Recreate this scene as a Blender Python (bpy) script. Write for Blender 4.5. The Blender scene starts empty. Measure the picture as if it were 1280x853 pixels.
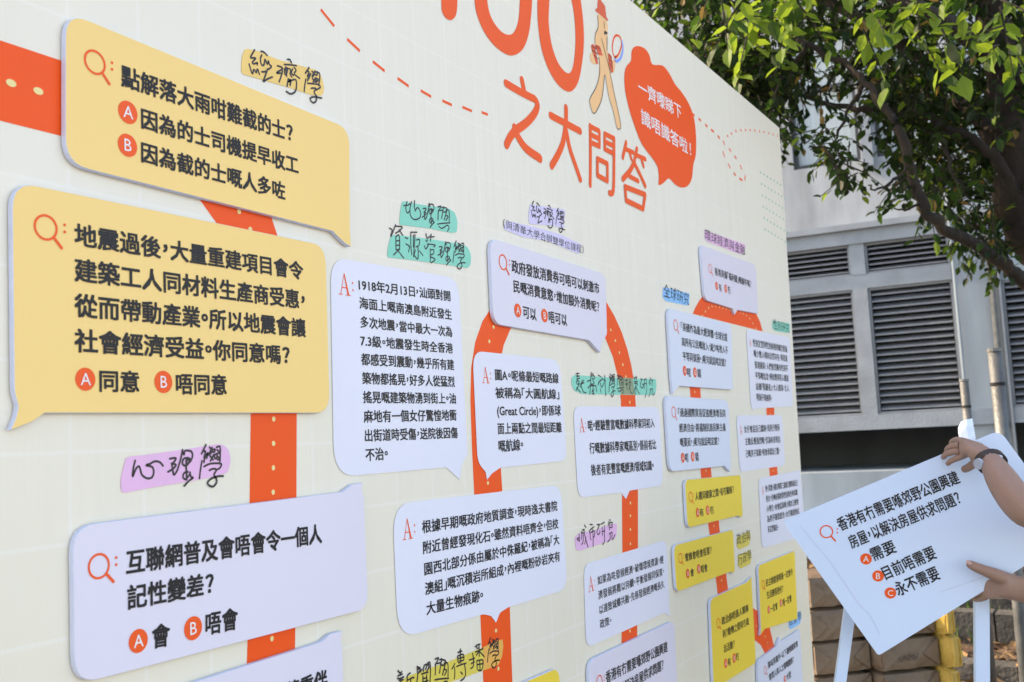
import bpy, math, random
from math import sin, cos, pi, radians
from mathutils import Vector, Matrix
random.seed(7)
scene = bpy.context.scene
COL = scene.collection

# ------------------------------------------------------------------ camera
FPX = 1267.73                       # focal length in photo pixels (1280 wide)
A_, B_, C_ = -1.0509, -0.1003, -0.05
CELL = 0.1                          # one square of the printed grid, metres
CAM_Z = 1.55
CU, CV, CN = -7.3201, 8.1405, -9.8912
def _rm(a, b, c):
    Ry = Matrix(((cos(a),0,sin(a)),(0,1,0),(-sin(a),0,cos(a))))
    Rx = Matrix(((1,0,0),(0,cos(b),-sin(b)),(0,sin(b),cos(b))))
    Rz = Matrix(((cos(c),-sin(c),0),(sin(c),cos(c),0),(0,0,1)))
    return Rz @ Rx @ Ry
RM = _rm(A_, B_, C_)
def _w(v): return Vector((v[0], v[2], -v[1]))
RIGHT, DOWN, FWD = _w(RM[0]), _w(RM[1]), _w(RM[2])
CAM = Vector((CU*CELL, CN*CELL, CAM_Z))
Z0 = CAM_Z + CV*CELL                # height of grid row 0
cam_data = bpy.data.cameras.new('camera'); cam = bpy.data.objects.new('camera', cam_data)
COL.objects.link(cam); scene.camera = cam
m = Matrix.Identity(4)
for i in range(3):
    m[i][0] = RIGHT[i]; m[i][1] = -DOWN[i]; m[i][2] = -FWD[i]; m[i][3] = CAM[i]
cam.matrix_world = m
cam_data.sensor_width = 36; cam_data.lens = 36*FPX/1280
cam_data.clip_start = 0.05; cam_data.clip_end = 600
cam_data.dof.use_dof = True; cam_data.dof.focus_distance = 1.75; cam_data.dof.aperture_fstop = 9.5

FH = Vector((FWD.x, FWD.y, 0)).normalized()
RH = Vector((FH.y, -FH.x, 0))
# ------------------------------------------------------------------ light
SUN_EL = radians(36)
sh = (RH*-0.93 + FH*0.35).normalized()      # horizontal direction towards the sun
sun_dir = (sh*cos(SUN_EL) + Vector((0,0,1))*sin(SUN_EL)).normalized()
world = bpy.data.worlds.new('World'); scene.world = world; world.use_nodes = True
nt = world.node_tree; nt.nodes.clear()
sky = nt.nodes.new('ShaderNodeTexSky'); sky.sky_type = 'NISHITA'; sky.sun_disc = False
sky.sun_elevation = SUN_EL; sky.sun_rotation = math.atan2(sh.x, sh.y)
sky.air_density = 1.0; sky.dust_density = 2.0; sky.ozone_density = 1.0
bg = nt.nodes.new('ShaderNodeBackground'); bg.inputs[1].default_value = 0.15
wo = nt.nodes.new('ShaderNodeOutputWorld')
nt.links.new(sky.outputs[0], bg.inputs[0]); nt.links.new(bg.outputs[0], wo.inputs[0])
sl = bpy.data.lights.new('sun', 'SUN'); sl.energy = 2.2; sl.angle = radians(0.5); sl.color = (1.0, .86, .68)
so = bpy.data.objects.new('sun', sl); COL.objects.link(so)
so.rotation_euler = sun_dir.to_track_quat('Z', 'Y').to_euler(); so.location = (0, 0, 12)
scene.view_settings.view_transform = 'Standard'; scene.view_settings.look = 'None'
scene.view_settings.exposure = 1.95; scene.view_settings.gamma = 1
scene.view_settings.use_curve_mapping = False
scene.view_settings.use_white_balance = True; scene.view_settings.white_balance_temperature = 7900; scene.view_settings.white_balance_tint = 16
scene.cycles.max_bounces = 6; scene.cycles.use_denoising = True

# ------------------------------------------------------------------ pixel helpers
def ray(px, py): return (FWD + RIGHT*((px-640)/FPX) + DOWN*((py-426.5)/FPX))
def at(px, py, d): return CAM + ray(px, py)*d
def ob(px, py, off=0.0):            # point of the board's plane moved 'off' towards the viewer
    r = ray(px, py); t = (-off - CAM.y)/r.y
    p = CAM + r*t; return (p.x, p.z)
def ground(px, py, z=0.0):
    r = ray(px, py); return CAM + r*((z-CAM.z)/r.z)

# ------------------------------------------------------------------ materials
def nodes(name):
    mt = bpy.data.materials.new(name); mt.use_nodes = True
    return mt, mt.node_tree, mt.node_tree.nodes['Principled BSDF']
def lin(c):
    return tuple((x/12.92 if x <= .04045 else ((x+.055)/1.055)**2.4) for x in [v/255 for v in c]) + (1,)
def mat(name, col, rough=.6, noise=0, nscale=8, bump=0, bscale=40, metal=0, spec=.5, stretch=None):
    mt, t, b = nodes(name)
    b.inputs['Roughness'].default_value = rough; b.inputs['Metallic'].default_value = metal
    b.inputs['Specular IOR Level'].default_value = spec
    c = tuple(col) + (1,) if len(col) == 3 else col
    tc = t.nodes.new('ShaderNodeTexCoord'); src = tc.outputs['Object']
    if stretch:
        mp = t.nodes.new('ShaderNodeMapping'); mp.inputs['Scale'].default_value = stretch
        t.links.new(src, mp.inputs[0]); src = mp.outputs[0]
    n = t.nodes.new('ShaderNodeTexNoise'); n.inputs['Scale'].default_value = nscale
    n.inputs['Detail'].default_value = 6; t.links.new(src, n.inputs['Vector'])
    mx = t.nodes.new('ShaderNodeMix'); mx.data_type = 'RGBA'
    mx.inputs[6].default_value = tuple(x*(1-noise) for x in c[:3]) + (1,)
    mx.inputs[7].default_value = tuple(min(1, x*(1+noise*.8)) for x in c[:3]) + (1,)
    rp = t.nodes.new('ShaderNodeMapRange'); rp.inputs[1].default_value = .3; rp.inputs[2].default_value = .7
    t.links.new(n.outputs[0], rp.inputs[0]); t.links.new(rp.outputs[0], mx.inputs[0])
    t.links.new(mx.outputs[2], b.inputs['Base Color'])
    if bump:
        n2 = t.nodes.new('ShaderNodeTexNoise'); n2.inputs['Scale'].default_value = bscale; n2.inputs['Detail'].default_value = 5
        t.links.new(src, n2.inputs['Vector'])
        bp = t.nodes.new('ShaderNodeBump'); bp.inputs['Strength'].default_value = bump; bp.inputs['Distance'].default_value = .02
        t.links.new(n2.outputs[0], bp.inputs['Height']); t.links.new(bp.outputs[0], b.inputs['Normal'])
    return mt
M = {}
def board_material():
    mt, t, b = nodes('printed vinyl'); b.inputs['Roughness'].default_value = .42; b.inputs['Specular IOR Level'].default_value = .35
    tc = t.nodes.new('ShaderNodeTexCoord'); sp = t.nodes.new('ShaderNodeSeparateXYZ')
    t.links.new(tc.outputs['Object'], sp.inputs[0])
    def mth(op, a, v=None, v2=None):
        nd = t.nodes.new('ShaderNodeMath'); nd.operation = op
        if isinstance(a, (int, float)): nd.inputs[0].default_value = a
        else: t.links.new(a, nd.inputs[0])
        if v is not None:
            if isinstance(v, (int, float)): nd.inputs[1].default_value = v
            else: t.links.new(v, nd.inputs[1])
        if v2 is not None: nd.inputs[2].default_value = v2
        return nd.outputs[0]
    def line(coord, off):
        a = mth('ADD', coord, off + 50*CELL); a = mth('MODULO', a, CELL)
        a = mth('SUBTRACT', a, CELL/2); a = mth('ABSOLUTE', a)
        a = mth('SUBTRACT', CELL/2, a)                     # distance to the line
        nd = t.nodes.new('ShaderNodeMapRange'); nd.inputs[1].default_value = .0017; nd.inputs[2].default_value = .0029
        nd.inputs[3].default_value = 1; nd.inputs[4].default_value = 0; t.links.new(a, nd.inputs[0]); return nd.outputs[0]
    g = mth('MAXIMUM', line(sp.outputs[0], 0), line(sp.outputs[2], -(Z0 % CELL)))
    g = mth('MULTIPLY', g, .6)
    nz = t.nodes.new('ShaderNodeTexNoise'); nz.inputs['Scale'].default_value = 1.3; t.links.new(tc.outputs['Object'], nz.inputs[0])
    base = t.nodes.new('ShaderNodeMix'); base.data_type = 'RGBA'
    base.inputs[6].default_value = lin((234, 227, 208)); base.inputs[7].default_value = lin((238, 232, 216))
    t.links.new(nz.outputs[0], base.inputs[0])
    gz = t.nodes.new('ShaderNodeMapRange'); gz.inputs[1].default_value = .9; gz.inputs[2].default_value = 1.9; t.links.new(sp.outputs[2], gz.inputs[0])
    pg = t.nodes.new('ShaderNodeMix'); pg.data_type = 'RGBA'; t.links.new(gz.outputs[0], pg.inputs[0])
    pg.inputs[6].default_value = lin((235, 227, 203)); t.links.new(base.outputs[2], pg.inputs[7]); base = pg
    mx = t.nodes.new('ShaderNodeMix'); mx.data_type = 'RGBA'; t.links.new(g, mx.inputs[0])
    t.links.new(base.outputs[2], mx.inputs[6]); mx.inputs[7].default_value = lin((240, 235, 222))
    t.links.new(mx.outputs[2], b.inputs['Base Color'])
    # faint vertical creases of the stretched print
    mp = t.nodes.new('ShaderNodeMapping'); mp.inputs['Scale'].default_value = (14, 1, .8); t.links.new(tc.outputs['Object'], mp.inputs[0])
    n2 = t.nodes.new('ShaderNodeTexNoise'); n2.inputs['Scale'].default_value = 1.5; n2.inputs['Detail'].default_value = 4; t.links.new(mp.outputs[0], n2.inputs[0])
    bp = t.nodes.new('ShaderNodeBump'); bp.inputs['Strength'].default_value = .4; bp.inputs['Distance'].default_value = .006
    t.links.new(n2.outputs[0], bp.inputs['Height']); t.links.new(bp.outputs[0], b.inputs['Normal'])
    return mt
M['board'] = board_material()
M['orange'] = mat('orange print', lin((254, 88, 20)), .45, .02, 3, spec=.3)
M['orange2'] = mat('orange ink', lin((252, 94, 34)), .45, spec=.3)
M['cream'] = mat('cream print', lin((240, 220, 150)), .5)
M['amber'] = mat('pale amber print', lin((253, 214, 134)), .4, .02, 2, spec=.35)
M['lemon'] = mat('lemon print', lin((250, 217, 72)), .4, .03, 3, spec=.35)
M['lilac'] = mat('lilac white print', lin((226, 221, 232)), .38, .015, 2, spec=.35)
M['bluewhite'] = mat('blue white print', lin((222, 228, 240)), .38, .015, 2, spec=.35)
M['flatblue'] = mat('flat blue white print', lin((229, 230, 240)), .42, .015, 2, spec=.35)
M['foam'] = mat('foam board edge', lin((206, 213, 232)), .6, .05, 30)
M['ink'] = mat('black ink', (.018, .017, .018), .45, spec=.3)
M['pen'] = mat('marker pen ink', (.02, .016, .02), .4)
M['whiteink'] = mat('white print', lin((240, 238, 236)), .5)
M['hl_orange'] = mat('orange highlighter', lin((246, 205, 118)), .5, .04, 20)
M['hl_pink'] = mat('pink highlighter', lin((236, 186, 222)), .5, .04, 20)
M['hl_teal'] = mat('teal highlighter', lin((128, 214, 190)), .5, .04, 20)
M['hl_teal_over'] = mat('teal highlighter over orange', lin((140, 160, 125)), .5, .04, 20)
M['hl_lav'] = mat('lavender highlighter', lin((216, 208, 238)), .5, .04, 20)
M['hl_blue'] = mat('blue highlighter', lin((132, 196, 244)), .5, .04, 20)
M['hl_yellow'] = mat('yellow highlighter', lin((226, 205, 85)), .5, .04, 20)
M['hl_over'] = mat('yellow highlighter over orange', lin((240, 178, 84)), .5)
M['teal'] = mat('teal print', lin((30, 175, 145)), .5)
M['skinprint'] = mat('peach print', lin((250, 196, 138)), .5)
M['hatprint'] = mat('vermilion print', lin((228, 92, 50)), .5)
M['blueprint'] = mat('blue print', lin((130, 165, 240)), .5)

# ------------------------------------------------------------------ object helpers
def tag(o, label=None, cat=None, group=None, kind=None):
    if label: o['label'] = label
    if cat: o['category'] = cat
    if group: o['group'] = group
    if kind: o['kind'] = kind
    return o
def mk(name, verts, faces, mats, parent=None, loc=None, mi=None, smooth=False):
    """link ONE mesh object; verts are world points, stored relative to loc (or the parent's origin)"""
    org = Vector(loc) if loc is not None else (parent['_o'] if False else (ORG[parent] if parent else Vector((0,0,0))))
    me = bpy.data.meshes.new(name)
    me.from_pydata([tuple(Vector(v)-org) for v in verts], [], faces)
    for q in (mats if isinstance(mats, (list, tuple)) else [mats]): me.materials.append(q)
    if mi: me.polygons.foreach_set('material_index', mi)
    if smooth: me.polygons.foreach_set('use_smooth', [True]*len(me.polygons))
    me.update()
    o = bpy.data.objects.new(name, me); COL.objects.link(o)
    if parent:
        o.parent = parent; o.location = org - ORG[parent]
    else: o.location = org
    ORG[o] = org
    return o
ORG = {}
def empty(name, loc):
    o = bpy.data.objects.new(name, None); COL.objects.link(o); o.location = loc; ORG[o] = Vector(loc); return o
class MB:
    def __init__(s): s.v = []; s.f = []; s.mi = []
    def add(s, v, f, k=0):
        n = len(s.v); s.v += [Vector(x) for x in v]; s.f += [tuple(i+n for i in q) for q in f]; s.mi += [k]*len(f)
    def box8(s, p, k=0):
        s.add(p, [(0,3,2,1),(4,5,6,7),(0,1,5,4),(1,2,6,5),(2,3,7,6),(3,0,4,7)], k)
    def box(s, o, ax, ay, az, k=0):
        o = Vector(o)
        s.box8([o, o+ax, o+ax+ay, o+ay, o+az, o+ax+az, o+ax+ay+az, o+ay+az], k)
    def tube(s, pts, rad, n=8, k=0, cap=True):
        pts = [Vector(p) for p in pts]; rings = []
        up = Vector((.13, .21, .97))
        for i, p in enumerate(pts):
            d = (pts[min(i+1, len(pts)-1)] - pts[max(i-1, 0)]).normalized()
            x = d.cross(up);
            if x.length < 1e-3: x = d.cross(Vector((1,0,0)))
            x.normalize(); y = d.cross(x)
            r = rad[i] if isinstance(rad, (list, tuple)) else rad
            rings.append([p + x*(r*cos(2*pi*j/n)) + y*(r*sin(2*pi*j/n)) for j in range(n)])
        v = [q for r in rings for q in r]; f = []
        for i in range(len(rings)-1):
            for j in range(n):
                f.append((i*n+j, i*n+(j+1)%n, (i+1)*n+(j+1)%n, (i+1)*n+j))
        if cap: f.append(tuple(range(n-1, -1, -1))); f.append(tuple(range(len(v)-n, len(v))))
        s.add(v, f, k)
    def build(s, name, mats, parent=None, loc=None, smooth=False):
        return mk(name, s.v, s.f, mats, parent, loc, s.mi, smooth)

# planar drawing: 2D points (x,z) of the board plane, laid at y = -off
def W(p, off): return Vector((p[0], -off, p[1]))
def rounded(pts, seg=6):
    """pts: (x, z, r) ; corners rounded at distance r along both edges"""
    out = []; n = len(pts)
    for i in range(n):
        p = Vector(pts[i][:2]); r = pts[i][2]
        if r <= 0: out.append(tuple(p)); continue
        a = Vector(pts[i-1][:2]) - p; b = Vector(pts[(i+1) % n][:2]) - p
        ra = min(r, a.length*.48); rb = min(r, b.length*.48)
        s_ = p + a.normalized()*ra; e = p + b.normalized()*rb
        for j in range(seg+1):
            t = j/seg; out.append(tuple(s_*((1-t)**2)*1 + p*(2*t*(1-t)*1.0) + e*(t*t)))
    return out
def smoothpoly(pts, seg=4, closed=True):
    n = len(pts); out = []
    rng = range(n) if closed else range(n-1)
    for i in rng:
        if closed: p0, p1, p2, p3 = [Vector(pts[(i+k) % n]) for k in (-1, 0, 1, 2)]
        else: p0, p1, p2, p3 = [Vector(pts[max(0, min(n-1, i+k))]) for k in (-1, 0, 1, 2)]
        for j in range(seg):
            t = j/seg
            out.append(tuple(.5*((2*p1) + (p2-p0)*t + (2*p0-5*p1+4*p2-p3)*t*t + (3*p1-p0-3*p2+p3)*t**3)))
    if not closed: out.append(tuple(pts[-1]))
    return out
class Ink:
    """flat marks collected on one plane"""
    def __init__(s, off, conv=ob, wf=W): s.off = off; s.v = []; s.f = []; s.conv = conv; s.wf = wf; s.lay = 0
    def px(s, p): return s.conv(p[0], p[1], s.off)
    def poly2(s, pts):
        n = len(s.v); s.v += [s.wf(p, s.off + s.lay) for p in pts]; s.f.append(tuple(range(n, n+len(pts))))
    def poly(s, pxs): s.poly2([s.px(p) for p in pxs])
    def spoly(s, pxs, seg=4): s.poly2(smoothpoly([s.px(p) for p in pxs], seg))
    def stroke2(s, pts, w, cap=True, closed=False):
        pts = [Vector(p) for p in pts]; n = len(pts); L = []; R = []
        for i in range(n):
            if closed: d = pts[(i+1) % n] - pts[i-1]
            else: d = pts[min(i+1, n-1)] - pts[max(i-1, 0)]
            if d.length < 1e-9: d = Vector((1, 0))
            d.normalize(); q = Vector((-d.y, d.x))*(w/2)
            L.append(pts[i]+q); R.append(pts[i]-q)
        b = len(s.v)
        for l, r in zip(L, R): s.v += [s.wf(l, s.off+s.lay), s.wf(r, s.off+s.lay)]
        for i in range(n if closed else n-1):
            a = b+2*i; c = b+2*((i+1) % n); s.f.append((a, a+1, c+1, c))
        if cap and not closed:
            for e in (0, n-1):
                s.disc2(pts[e], w/2*.999, w/2*.999, 10, .00002 if e == 0 else .00004)
    def stroke(s, pxs, w, smooth=True, cap=True, closed=False, seg=5):
        p = [s.px(q) for q in pxs]
        if smooth and len(p) > 2: p = smoothpoly(p, seg, closed)
        s.stroke2(p, w, cap, closed)
    def disc2(s, c, rx, ry, n=20, lift=0, ang=0):
        b = len(s.v); ca, sa = cos(ang), sin(ang)
        for i in range(n):
            x, y = rx*cos(2*pi*i/n), ry*sin(2*pi*i/n)
            s.v.append(s.wf((c[0]+x*ca-y*sa, c[1]+x*sa+y*ca), s.off+s.lay+lift))
        s.f.append(tuple(range(b, b+n)))
    def disc(s, p, r, n=20): s.disc2(s.px(p), r, r, n)
    def text(s, txt, x0, y0, x1, y1, h, bold=.03, wob=0, slant=0):
        P0 = Vector(s.conv(x0, y0, s.off)); P1 = Vector(s.conv(x1, y1, s.off))
        H = (Vector(s.conv(x0, y0-h/2, s.off)) - Vector(s.conv(x0, y0+h/2, s.off))).length
        d = (P1-P0); Wd = d.length; d.normalize(); u = Vector((-d.y, d.x))
        vs, fs = layout(txt)
        if bold > .025: bold = .030 if h > 20 else .020 if h > 12.5 else .010
        xs = [v[0] for v in vs]; a, b = min(xs), max(xs)
        k = Wd/(b-a); base = len(s.v)
        for v in vs:
            X = (v[0]-a)*k; Y = (v[1]-.38)*H/.93 
            if wob:
                X += wob*H*(sin(v[1]*5+v[0]*2.3)+.5*sin(v[0]*7.1)); Y += wob*H*(sin(v[0]*3.7)+.6*sin(v[1]*9+v[0]))
            X += slant*Y
            s.v.append((P0 + d*X + u*Y))
        flat = s.v[base:]; del s.v[base:]
        if bold > 0:
            e = bold*Wd/(b-a); ey = bold*H/.93; sh_ = [(e*.8,ey*.8),(-e*.8,ey*.8),(e*.8,-ey*.8),(-e*.8,-ey*.8),(0,0)]
        else: sh_ = [(0,0)]
        for q, (ax, ay) in enumerate(sh_):
            n0 = len(s.v); s.v += [s.wf(p + d*ax + u*ay, s.off+s.lay+q*.00005) for p in flat]
            s.f += [tuple(i+n0 for i in f) for f in fs]
    def build(s, name, mt, parent):
        return mk(name, s.v, s.f, mt, parent)
def layout(txt):
    '''closed-up punctuation, as on the boards'''
    vs = []; fs = []; x = 0; run = ''
    def put(t, dx, dy=0):
        v, f = glyphs(t, 0); n = len(vs); vs.extend((p[0]+dx, p[1]+dy) for p in v); fs.extend(tuple(i+n for i in q) for q in f)
    def flush():
        nonlocal x, run
        if not run: return
        put(run, x)
        if all(ord(c) > 0x2e80 for c in run): x += len(run)
        else: x += max(p[0] for p in glyphs(run, 0)[0]) + .07
        run = ''
    for c in txt:
        if c in '，。？「」『』！；（）':
            flush(); v, f = glyphs(c, 0); cx = (min(p[0] for p in v)+max(p[0] for p in v))/2; cy = (min(p[1] for p in v)+max(p[1] for p in v))/2
            adv = .60 if c in '？！' else .46
            put(c, x+adv/2-cx, (.40-cy) if c in '，。' else 0); x += adv
        else: run += c
    flush(); return vs, fs
_gc = {}
def glyphs(txt, bold):
    key = (txt, bold)
    if key in _gc: return _gc[key]
    c = bpy.data.curves.new('t', 'FONT'); c.body = txt; c.offset = bold; c.resolution_u = 2
    o = bpy.data.objects.new('t', c); COL.objects.link(o); bpy.context.view_layer.update()
    ev = o.evaluated_get(bpy.context.evaluated_depsgraph_get()); me = bpy.data.meshes.new_from_object(ev)
    vs = [tuple(v.co) for v in me.vertices]; fs = [tuple(p.vertices) for p in me.polygons]
    bpy.data.objects.remove(o); bpy.data.curves.remove(c); bpy.data.meshes.remove(me)
    _gc[key] = (vs, fs); return vs, fs

# ------------------------------------------------------------------ the printed backdrop
TR = ob(974, 160); BR = ob(1018, 853); TLt = ob(783, 0)
topz = TR[1]
xr_top = TR[0]; xr_bot = TR[0] + (BR[0]-TR[0])*(topz-0.0)/(topz-BR[1])
ztop_l = topz + (TLt[1]-topz)*3.0
xl = -1.0
T = .06
mb = MB()
P = [(xl, 0), (xr_bot, 0), (xr_top, topz), (xl, TLt[1] + (TLt[1]-topz)*.8)]
fr = [Vector((p[0], 0, p[1])) for p in P]; bk = [Vector((p[0], T, p[1])) for p in P]
mb.add(fr+bk, [(0,1,2,3), (7,6,5,4), (0,4,5,1), (1,5,6,2), (2,6,7,3), (3,7,4,0)])
backdrop = mb.build('exhibition_backdrop', M['board'], loc=(0, 0, 0))
tag(backdrop, 'long cream exhibition backdrop printed with a pale grid, orange ribbons and a big orange title', 'backdrop')
E1, E2, E3, E4, E5, E6 = .0003, .0006, .0009, .0013, .0016, .0019

def ribbon(pxs, w=.082, seg=8):
    k = Ink(E1); k.stroke(pxs, w, cap=False, seg=seg); return k.build('ribbon', M['orange'], backdrop)
def ribbon_poly(pxs):
    k = Ink(E1); k.poly(pxs); return k.build('ribbon', M['orange'], backdrop)
dots = Ink(E2)
ribbon_poly([(-30, 41), (0, 50.5), (95, 82), (95, 175), (76, 170), (0, 151), (-30, 144)])
for x, y in ((-20, 95), (14, 104), (48, 114)):
    c = dots.px((x, y)); dots.disc2(c, .0062, .0042, 14, ang=0)
ribbon_poly([(245, 243), (300, 258), (338, 268), (347, 295), (343, 300), (290, 300), (272, 281)])
for p in ((299, 264.5), (313, 287)): dots.disc(p, .0037, 12)
ribbon_poly([(313.8, 490), (371, 490), (370.6, 620), (369, 800), (368, 880), (307, 880), (309.5, 800), (312, 628)])
for i in range(13):
    y = 493.5+30.5*i; dots.disc2(dots.px((342.5-(y-490)*.008, y)), .0033, .0037, 14)
ribbon_poly([(593, 622), (590, 560), (588, 500), (589, 460), (594, 428), (603, 402), (616, 382), (632, 368), (660, 362), (660, 400), (646, 402),
             (638, 412), (629.5, 432), (625.5, 452), (624, 480), (624.5, 560), (628, 614)])
for p in ((617, 409), (611.7, 427), (609, 446), (607, 470), (610, 604)): dots.disc2(dots.px(p), .0036, .0037, 12)
ribbon_poly([(740, 360), (757, 376), (768, 395), (777, 415), (784, 436), (789, 456), (793, 480), (795, 510), (796.5, 560), (797.5, 620), (797.5, 686),
             (797, 735), (796, 860), (776, 866), (777.5, 760), (778, 690), (777.5, 640), (777.5, 560), (776, 500), (772, 470), (766, 446), (757, 424), (745, 405)])
for p in ((763.5, 412.5), (769.2, 426), (774.3, 441), (778.6, 456), (782.4, 471), (786, 488), (787.3, 503), (788, 629), (788, 645), (788, 662), (788, 680), (787.5, 789), (787, 806), (786.5, 823)):
    dots.disc2(dots.px(p), .0035, .0037, 10)
ribbon_poly([(600, 760), (637, 750), (640.5, 853), (642, 900), (606, 900), (604.5, 860)])
for p in ((620, 788.5), (623, 836)): dots.disc2(dots.px(p), .0037, .0037, 12)
ribbon_poly([(866, 392.5), (869, 385), (874, 376), (880, 369), (893, 366), (912, 370), (932, 380), (944.5, 391), (950, 402), (953.3, 414.5)])
for zx, zy in ((380,160),(405,125),(432,97),(460,84),(490,84),(520,90),(548,97),(577,104),(605,115),(663,125),(690,133),(715,143),(742,157),(770,182),(795,222),(820,265)):
    dots.disc2(dots.px((820+zx/6.563, 370+zy/6.563+.5)), .0036, .0036, 8)
ribbon_poly([(861.5, 478), (875, 480), (876.2, 500), (863.4, 499)]); dots.disc2(dots.px((868.5, 490.2)), .003, .0037, 10)
ribbon_poly([(875, 580), (888, 579), (890.3, 602), (877, 603.5)]); dots.disc2(dots.px((882.5, 588.6)), .003, .0037, 10)
ribbon_poly([(884.5, 650), (898, 646), (900, 667), (887.3, 670.5)]); dots.disc2(dots.px((892.5, 657.6)), .003, .0037, 10)
ribbon_poly([(894.2, 718), (906.8, 712), (910.3, 738), (897.2, 744)]); dots.disc2(dots.px((902, 725.7)), .003, .0037, 10)
ribbon_poly([(941, 760), (947, 764), (950.5, 786), (961.7, 783), (968.5, 811), (956.6, 818.5), (951, 806.5), (943, 800)])
for p in ((945.5, 783), (956.5, 796), (959.5, 803.5), (962, 812)): dots.disc2(dots.px(p), .003, .0037, 10)
ribbon_poly([(957.8, 505), (967.7, 505), (968, 522), (958.3, 522)]); dots.disc2(dots.px((962.8, 517.5)), .003, .0035, 10)
ribbon_poly([(961, 580), (971, 579), (972.2, 594), (962.4, 596)]); dots.disc2(dots.px((966.6, 589)), .003, .0037, 10)
a, b_ = ob(1003, 629), ob(1003.8, 640)
kk = Ink(E1); kk.poly2([a, (xr_top + (xr_bot-xr_top)*(topz-a[1])/topz - .001, a[1]), (xr_top + (xr_bot-xr_top)*(topz-b_[1])/topz - .001, b_[1]), b_]); kk.build('ribbon', M['orange'], backdrop)
dots.build('ribbon_dots', M['cream'], backdrop)

# title: 100 / 之大問答
k = Ink(E3)
Zt = lambda x, y: (540+x/3.047, y/3.047)
def zt(l): return [Zt(x, y) for x, y in l]
k.spoly(zt([(36,0),(38,40),(52,68),(72,77),(88,65),(95,40),(97,0),(99,-120),(94,-165),(70,-175),(30,-150),(28,-100)]))
t1 = k.build('title_figure', M['orange2'], backdrop)
def ring(outer, inner):
    k = Ink(E3); o = smoothpoly([k.px(Zt(*p)) for p in outer], 5); i = smoothpoly([k.px(Zt(*p)) for p in inner], 5)
    n = len(o); k.v = [W(p, E3) for p in o+i]
    k.f = [(j, (j+1) % n, n+(j+1) % n, n+j) for j in range(n)]
    return k.build('title_figure', M['orange2'], backdrop)
ring([(161,-40),(166,30),(180,80),(207,135),(250,185),(300,212),(342,193),(366,140),(378,60),(381,-30),(370,-150),(340,-260),(285,-310),(225,-290),(185,-220),(165,-130)],
     [(208,-40),(213,20),(225,65),(247,102),(270,125),(292,133),(312,124),(328,85),(334,30),(335,-30),(328,-130),(310,-205),(282,-240),(250,-225),(225,-170),(210,-105)])
ring([(402,30),(406,110),(420,195),(448,272),(485,328),(525,350),(555,318),(572,240),(579,150),(574,60),(560,-30),(530,-110),(490,-150),(450,-140),(420,-90),(405,-30)],
     [(446,30),(445,90),(455,165),(475,228),(497,264),(520,280),(535,262),(544,210),(547,140),(542,60),(530,-5),(512,-55),(490,-85),(470,-75),(455,-40),(448,0)])
WT = .0175
def glyph(strokes):
    k = Ink(E3); j = 0
    for s_ in strokes:
        w = WT
        if isinstance(s_[0], (int, float)): w = WT*s_[0]; s_ = s_[1]
        k.lay = j*.00006; k.stroke(zt(s_), w, seg=6, smooth=len(s_) > 2); j += 1
    return k.build('title_character', M['orange2'], backdrop)
glyph([(1, [(343,305),(352,350)]), [(282,318),(340,352),(392,378)], (1.1, [(398,386),(402,404),(390,434),(360,468),(322,496),(300,520),(284,552)]), (1.15, [(315,488),(330,525),(360,567),(412,604)])])
glyph([[(452,440),(565,500)], (1.05, [(511,411),(510,470),(500,540),(480,590),(456,632)]), [(512,500),(525,565),(545,625),(565,683)]])
glyph([(.85, [(603,480),(604,590),(603,705)]), (.75, [(603,482),(638,500)]), (.75, [(638,500),(638,555)]), (.75, [(603,512),(638,530)]), (.75, [(603,542),(638,558)]),
       (.75, [(658,510),(693,528)]), (.75, [(658,510),(658,566)]), (.75, [(658,540),(693,557)]), (.75, [(658,568),(693,586)]), (.85, [(693,528),(693,640),(690,728),(676,736)]),
       (.75, [(630,605),(668,624)]), (.75, [(668,624),(668,690)]), (.75, [(668,690),(630,668)]), (.75, [(630,668),(630,605)])])
glyph([(.8, [(740,543),(727,600)]), (.75, [(737,568),(768,582)]), (.75, [(752,578),(760,606)]), (.8, [(781,566),(770,618)]), (.75, [(780,592),(813,607)]), (.75, [(797,603),(806,634)]),
       (.9, [(772,612),(756,648),(727,683)]), (.9, [(770,620),(790,660),(812,708)]), (.75, [(752,672),(786,690)]),
       (.85, [(735,712),(812,742)]), (.85, [(812,742),(804,796)]), (.85, [(804,796),(739,764)]), (.85, [(739,764),(735,712)])])
# cloud speech bubble
k = Ink(E3)
k.spoly(zt([(785,176),(768,182),(760,200),(758,232),(740,255),(733,290),(736,345),(750,410),(770,475),(800,550),(843,608),(860,640),(864,675),(864,706),(885,695),(903,680),
            (925,702),(950,715),(975,708),(990,680),(995,630),(1005,590),(1006,520),(998,450),(978,395),(950,350),(925,320),(905,282),(878,250),(840,246),(828,210),(810,185)]), 3)
cloud = k.build('speech_cloud', M['orange'], backdrop)
k = Ink(E4); k.text('一齊嚟睇下', 798, 108, 851.5, 141, 19, .012); k.text('識唔識答啦！', 801.5, 145, 863.5, 187, 19, .012)
k.build('lettering', M['whiteink'], cloud)
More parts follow.
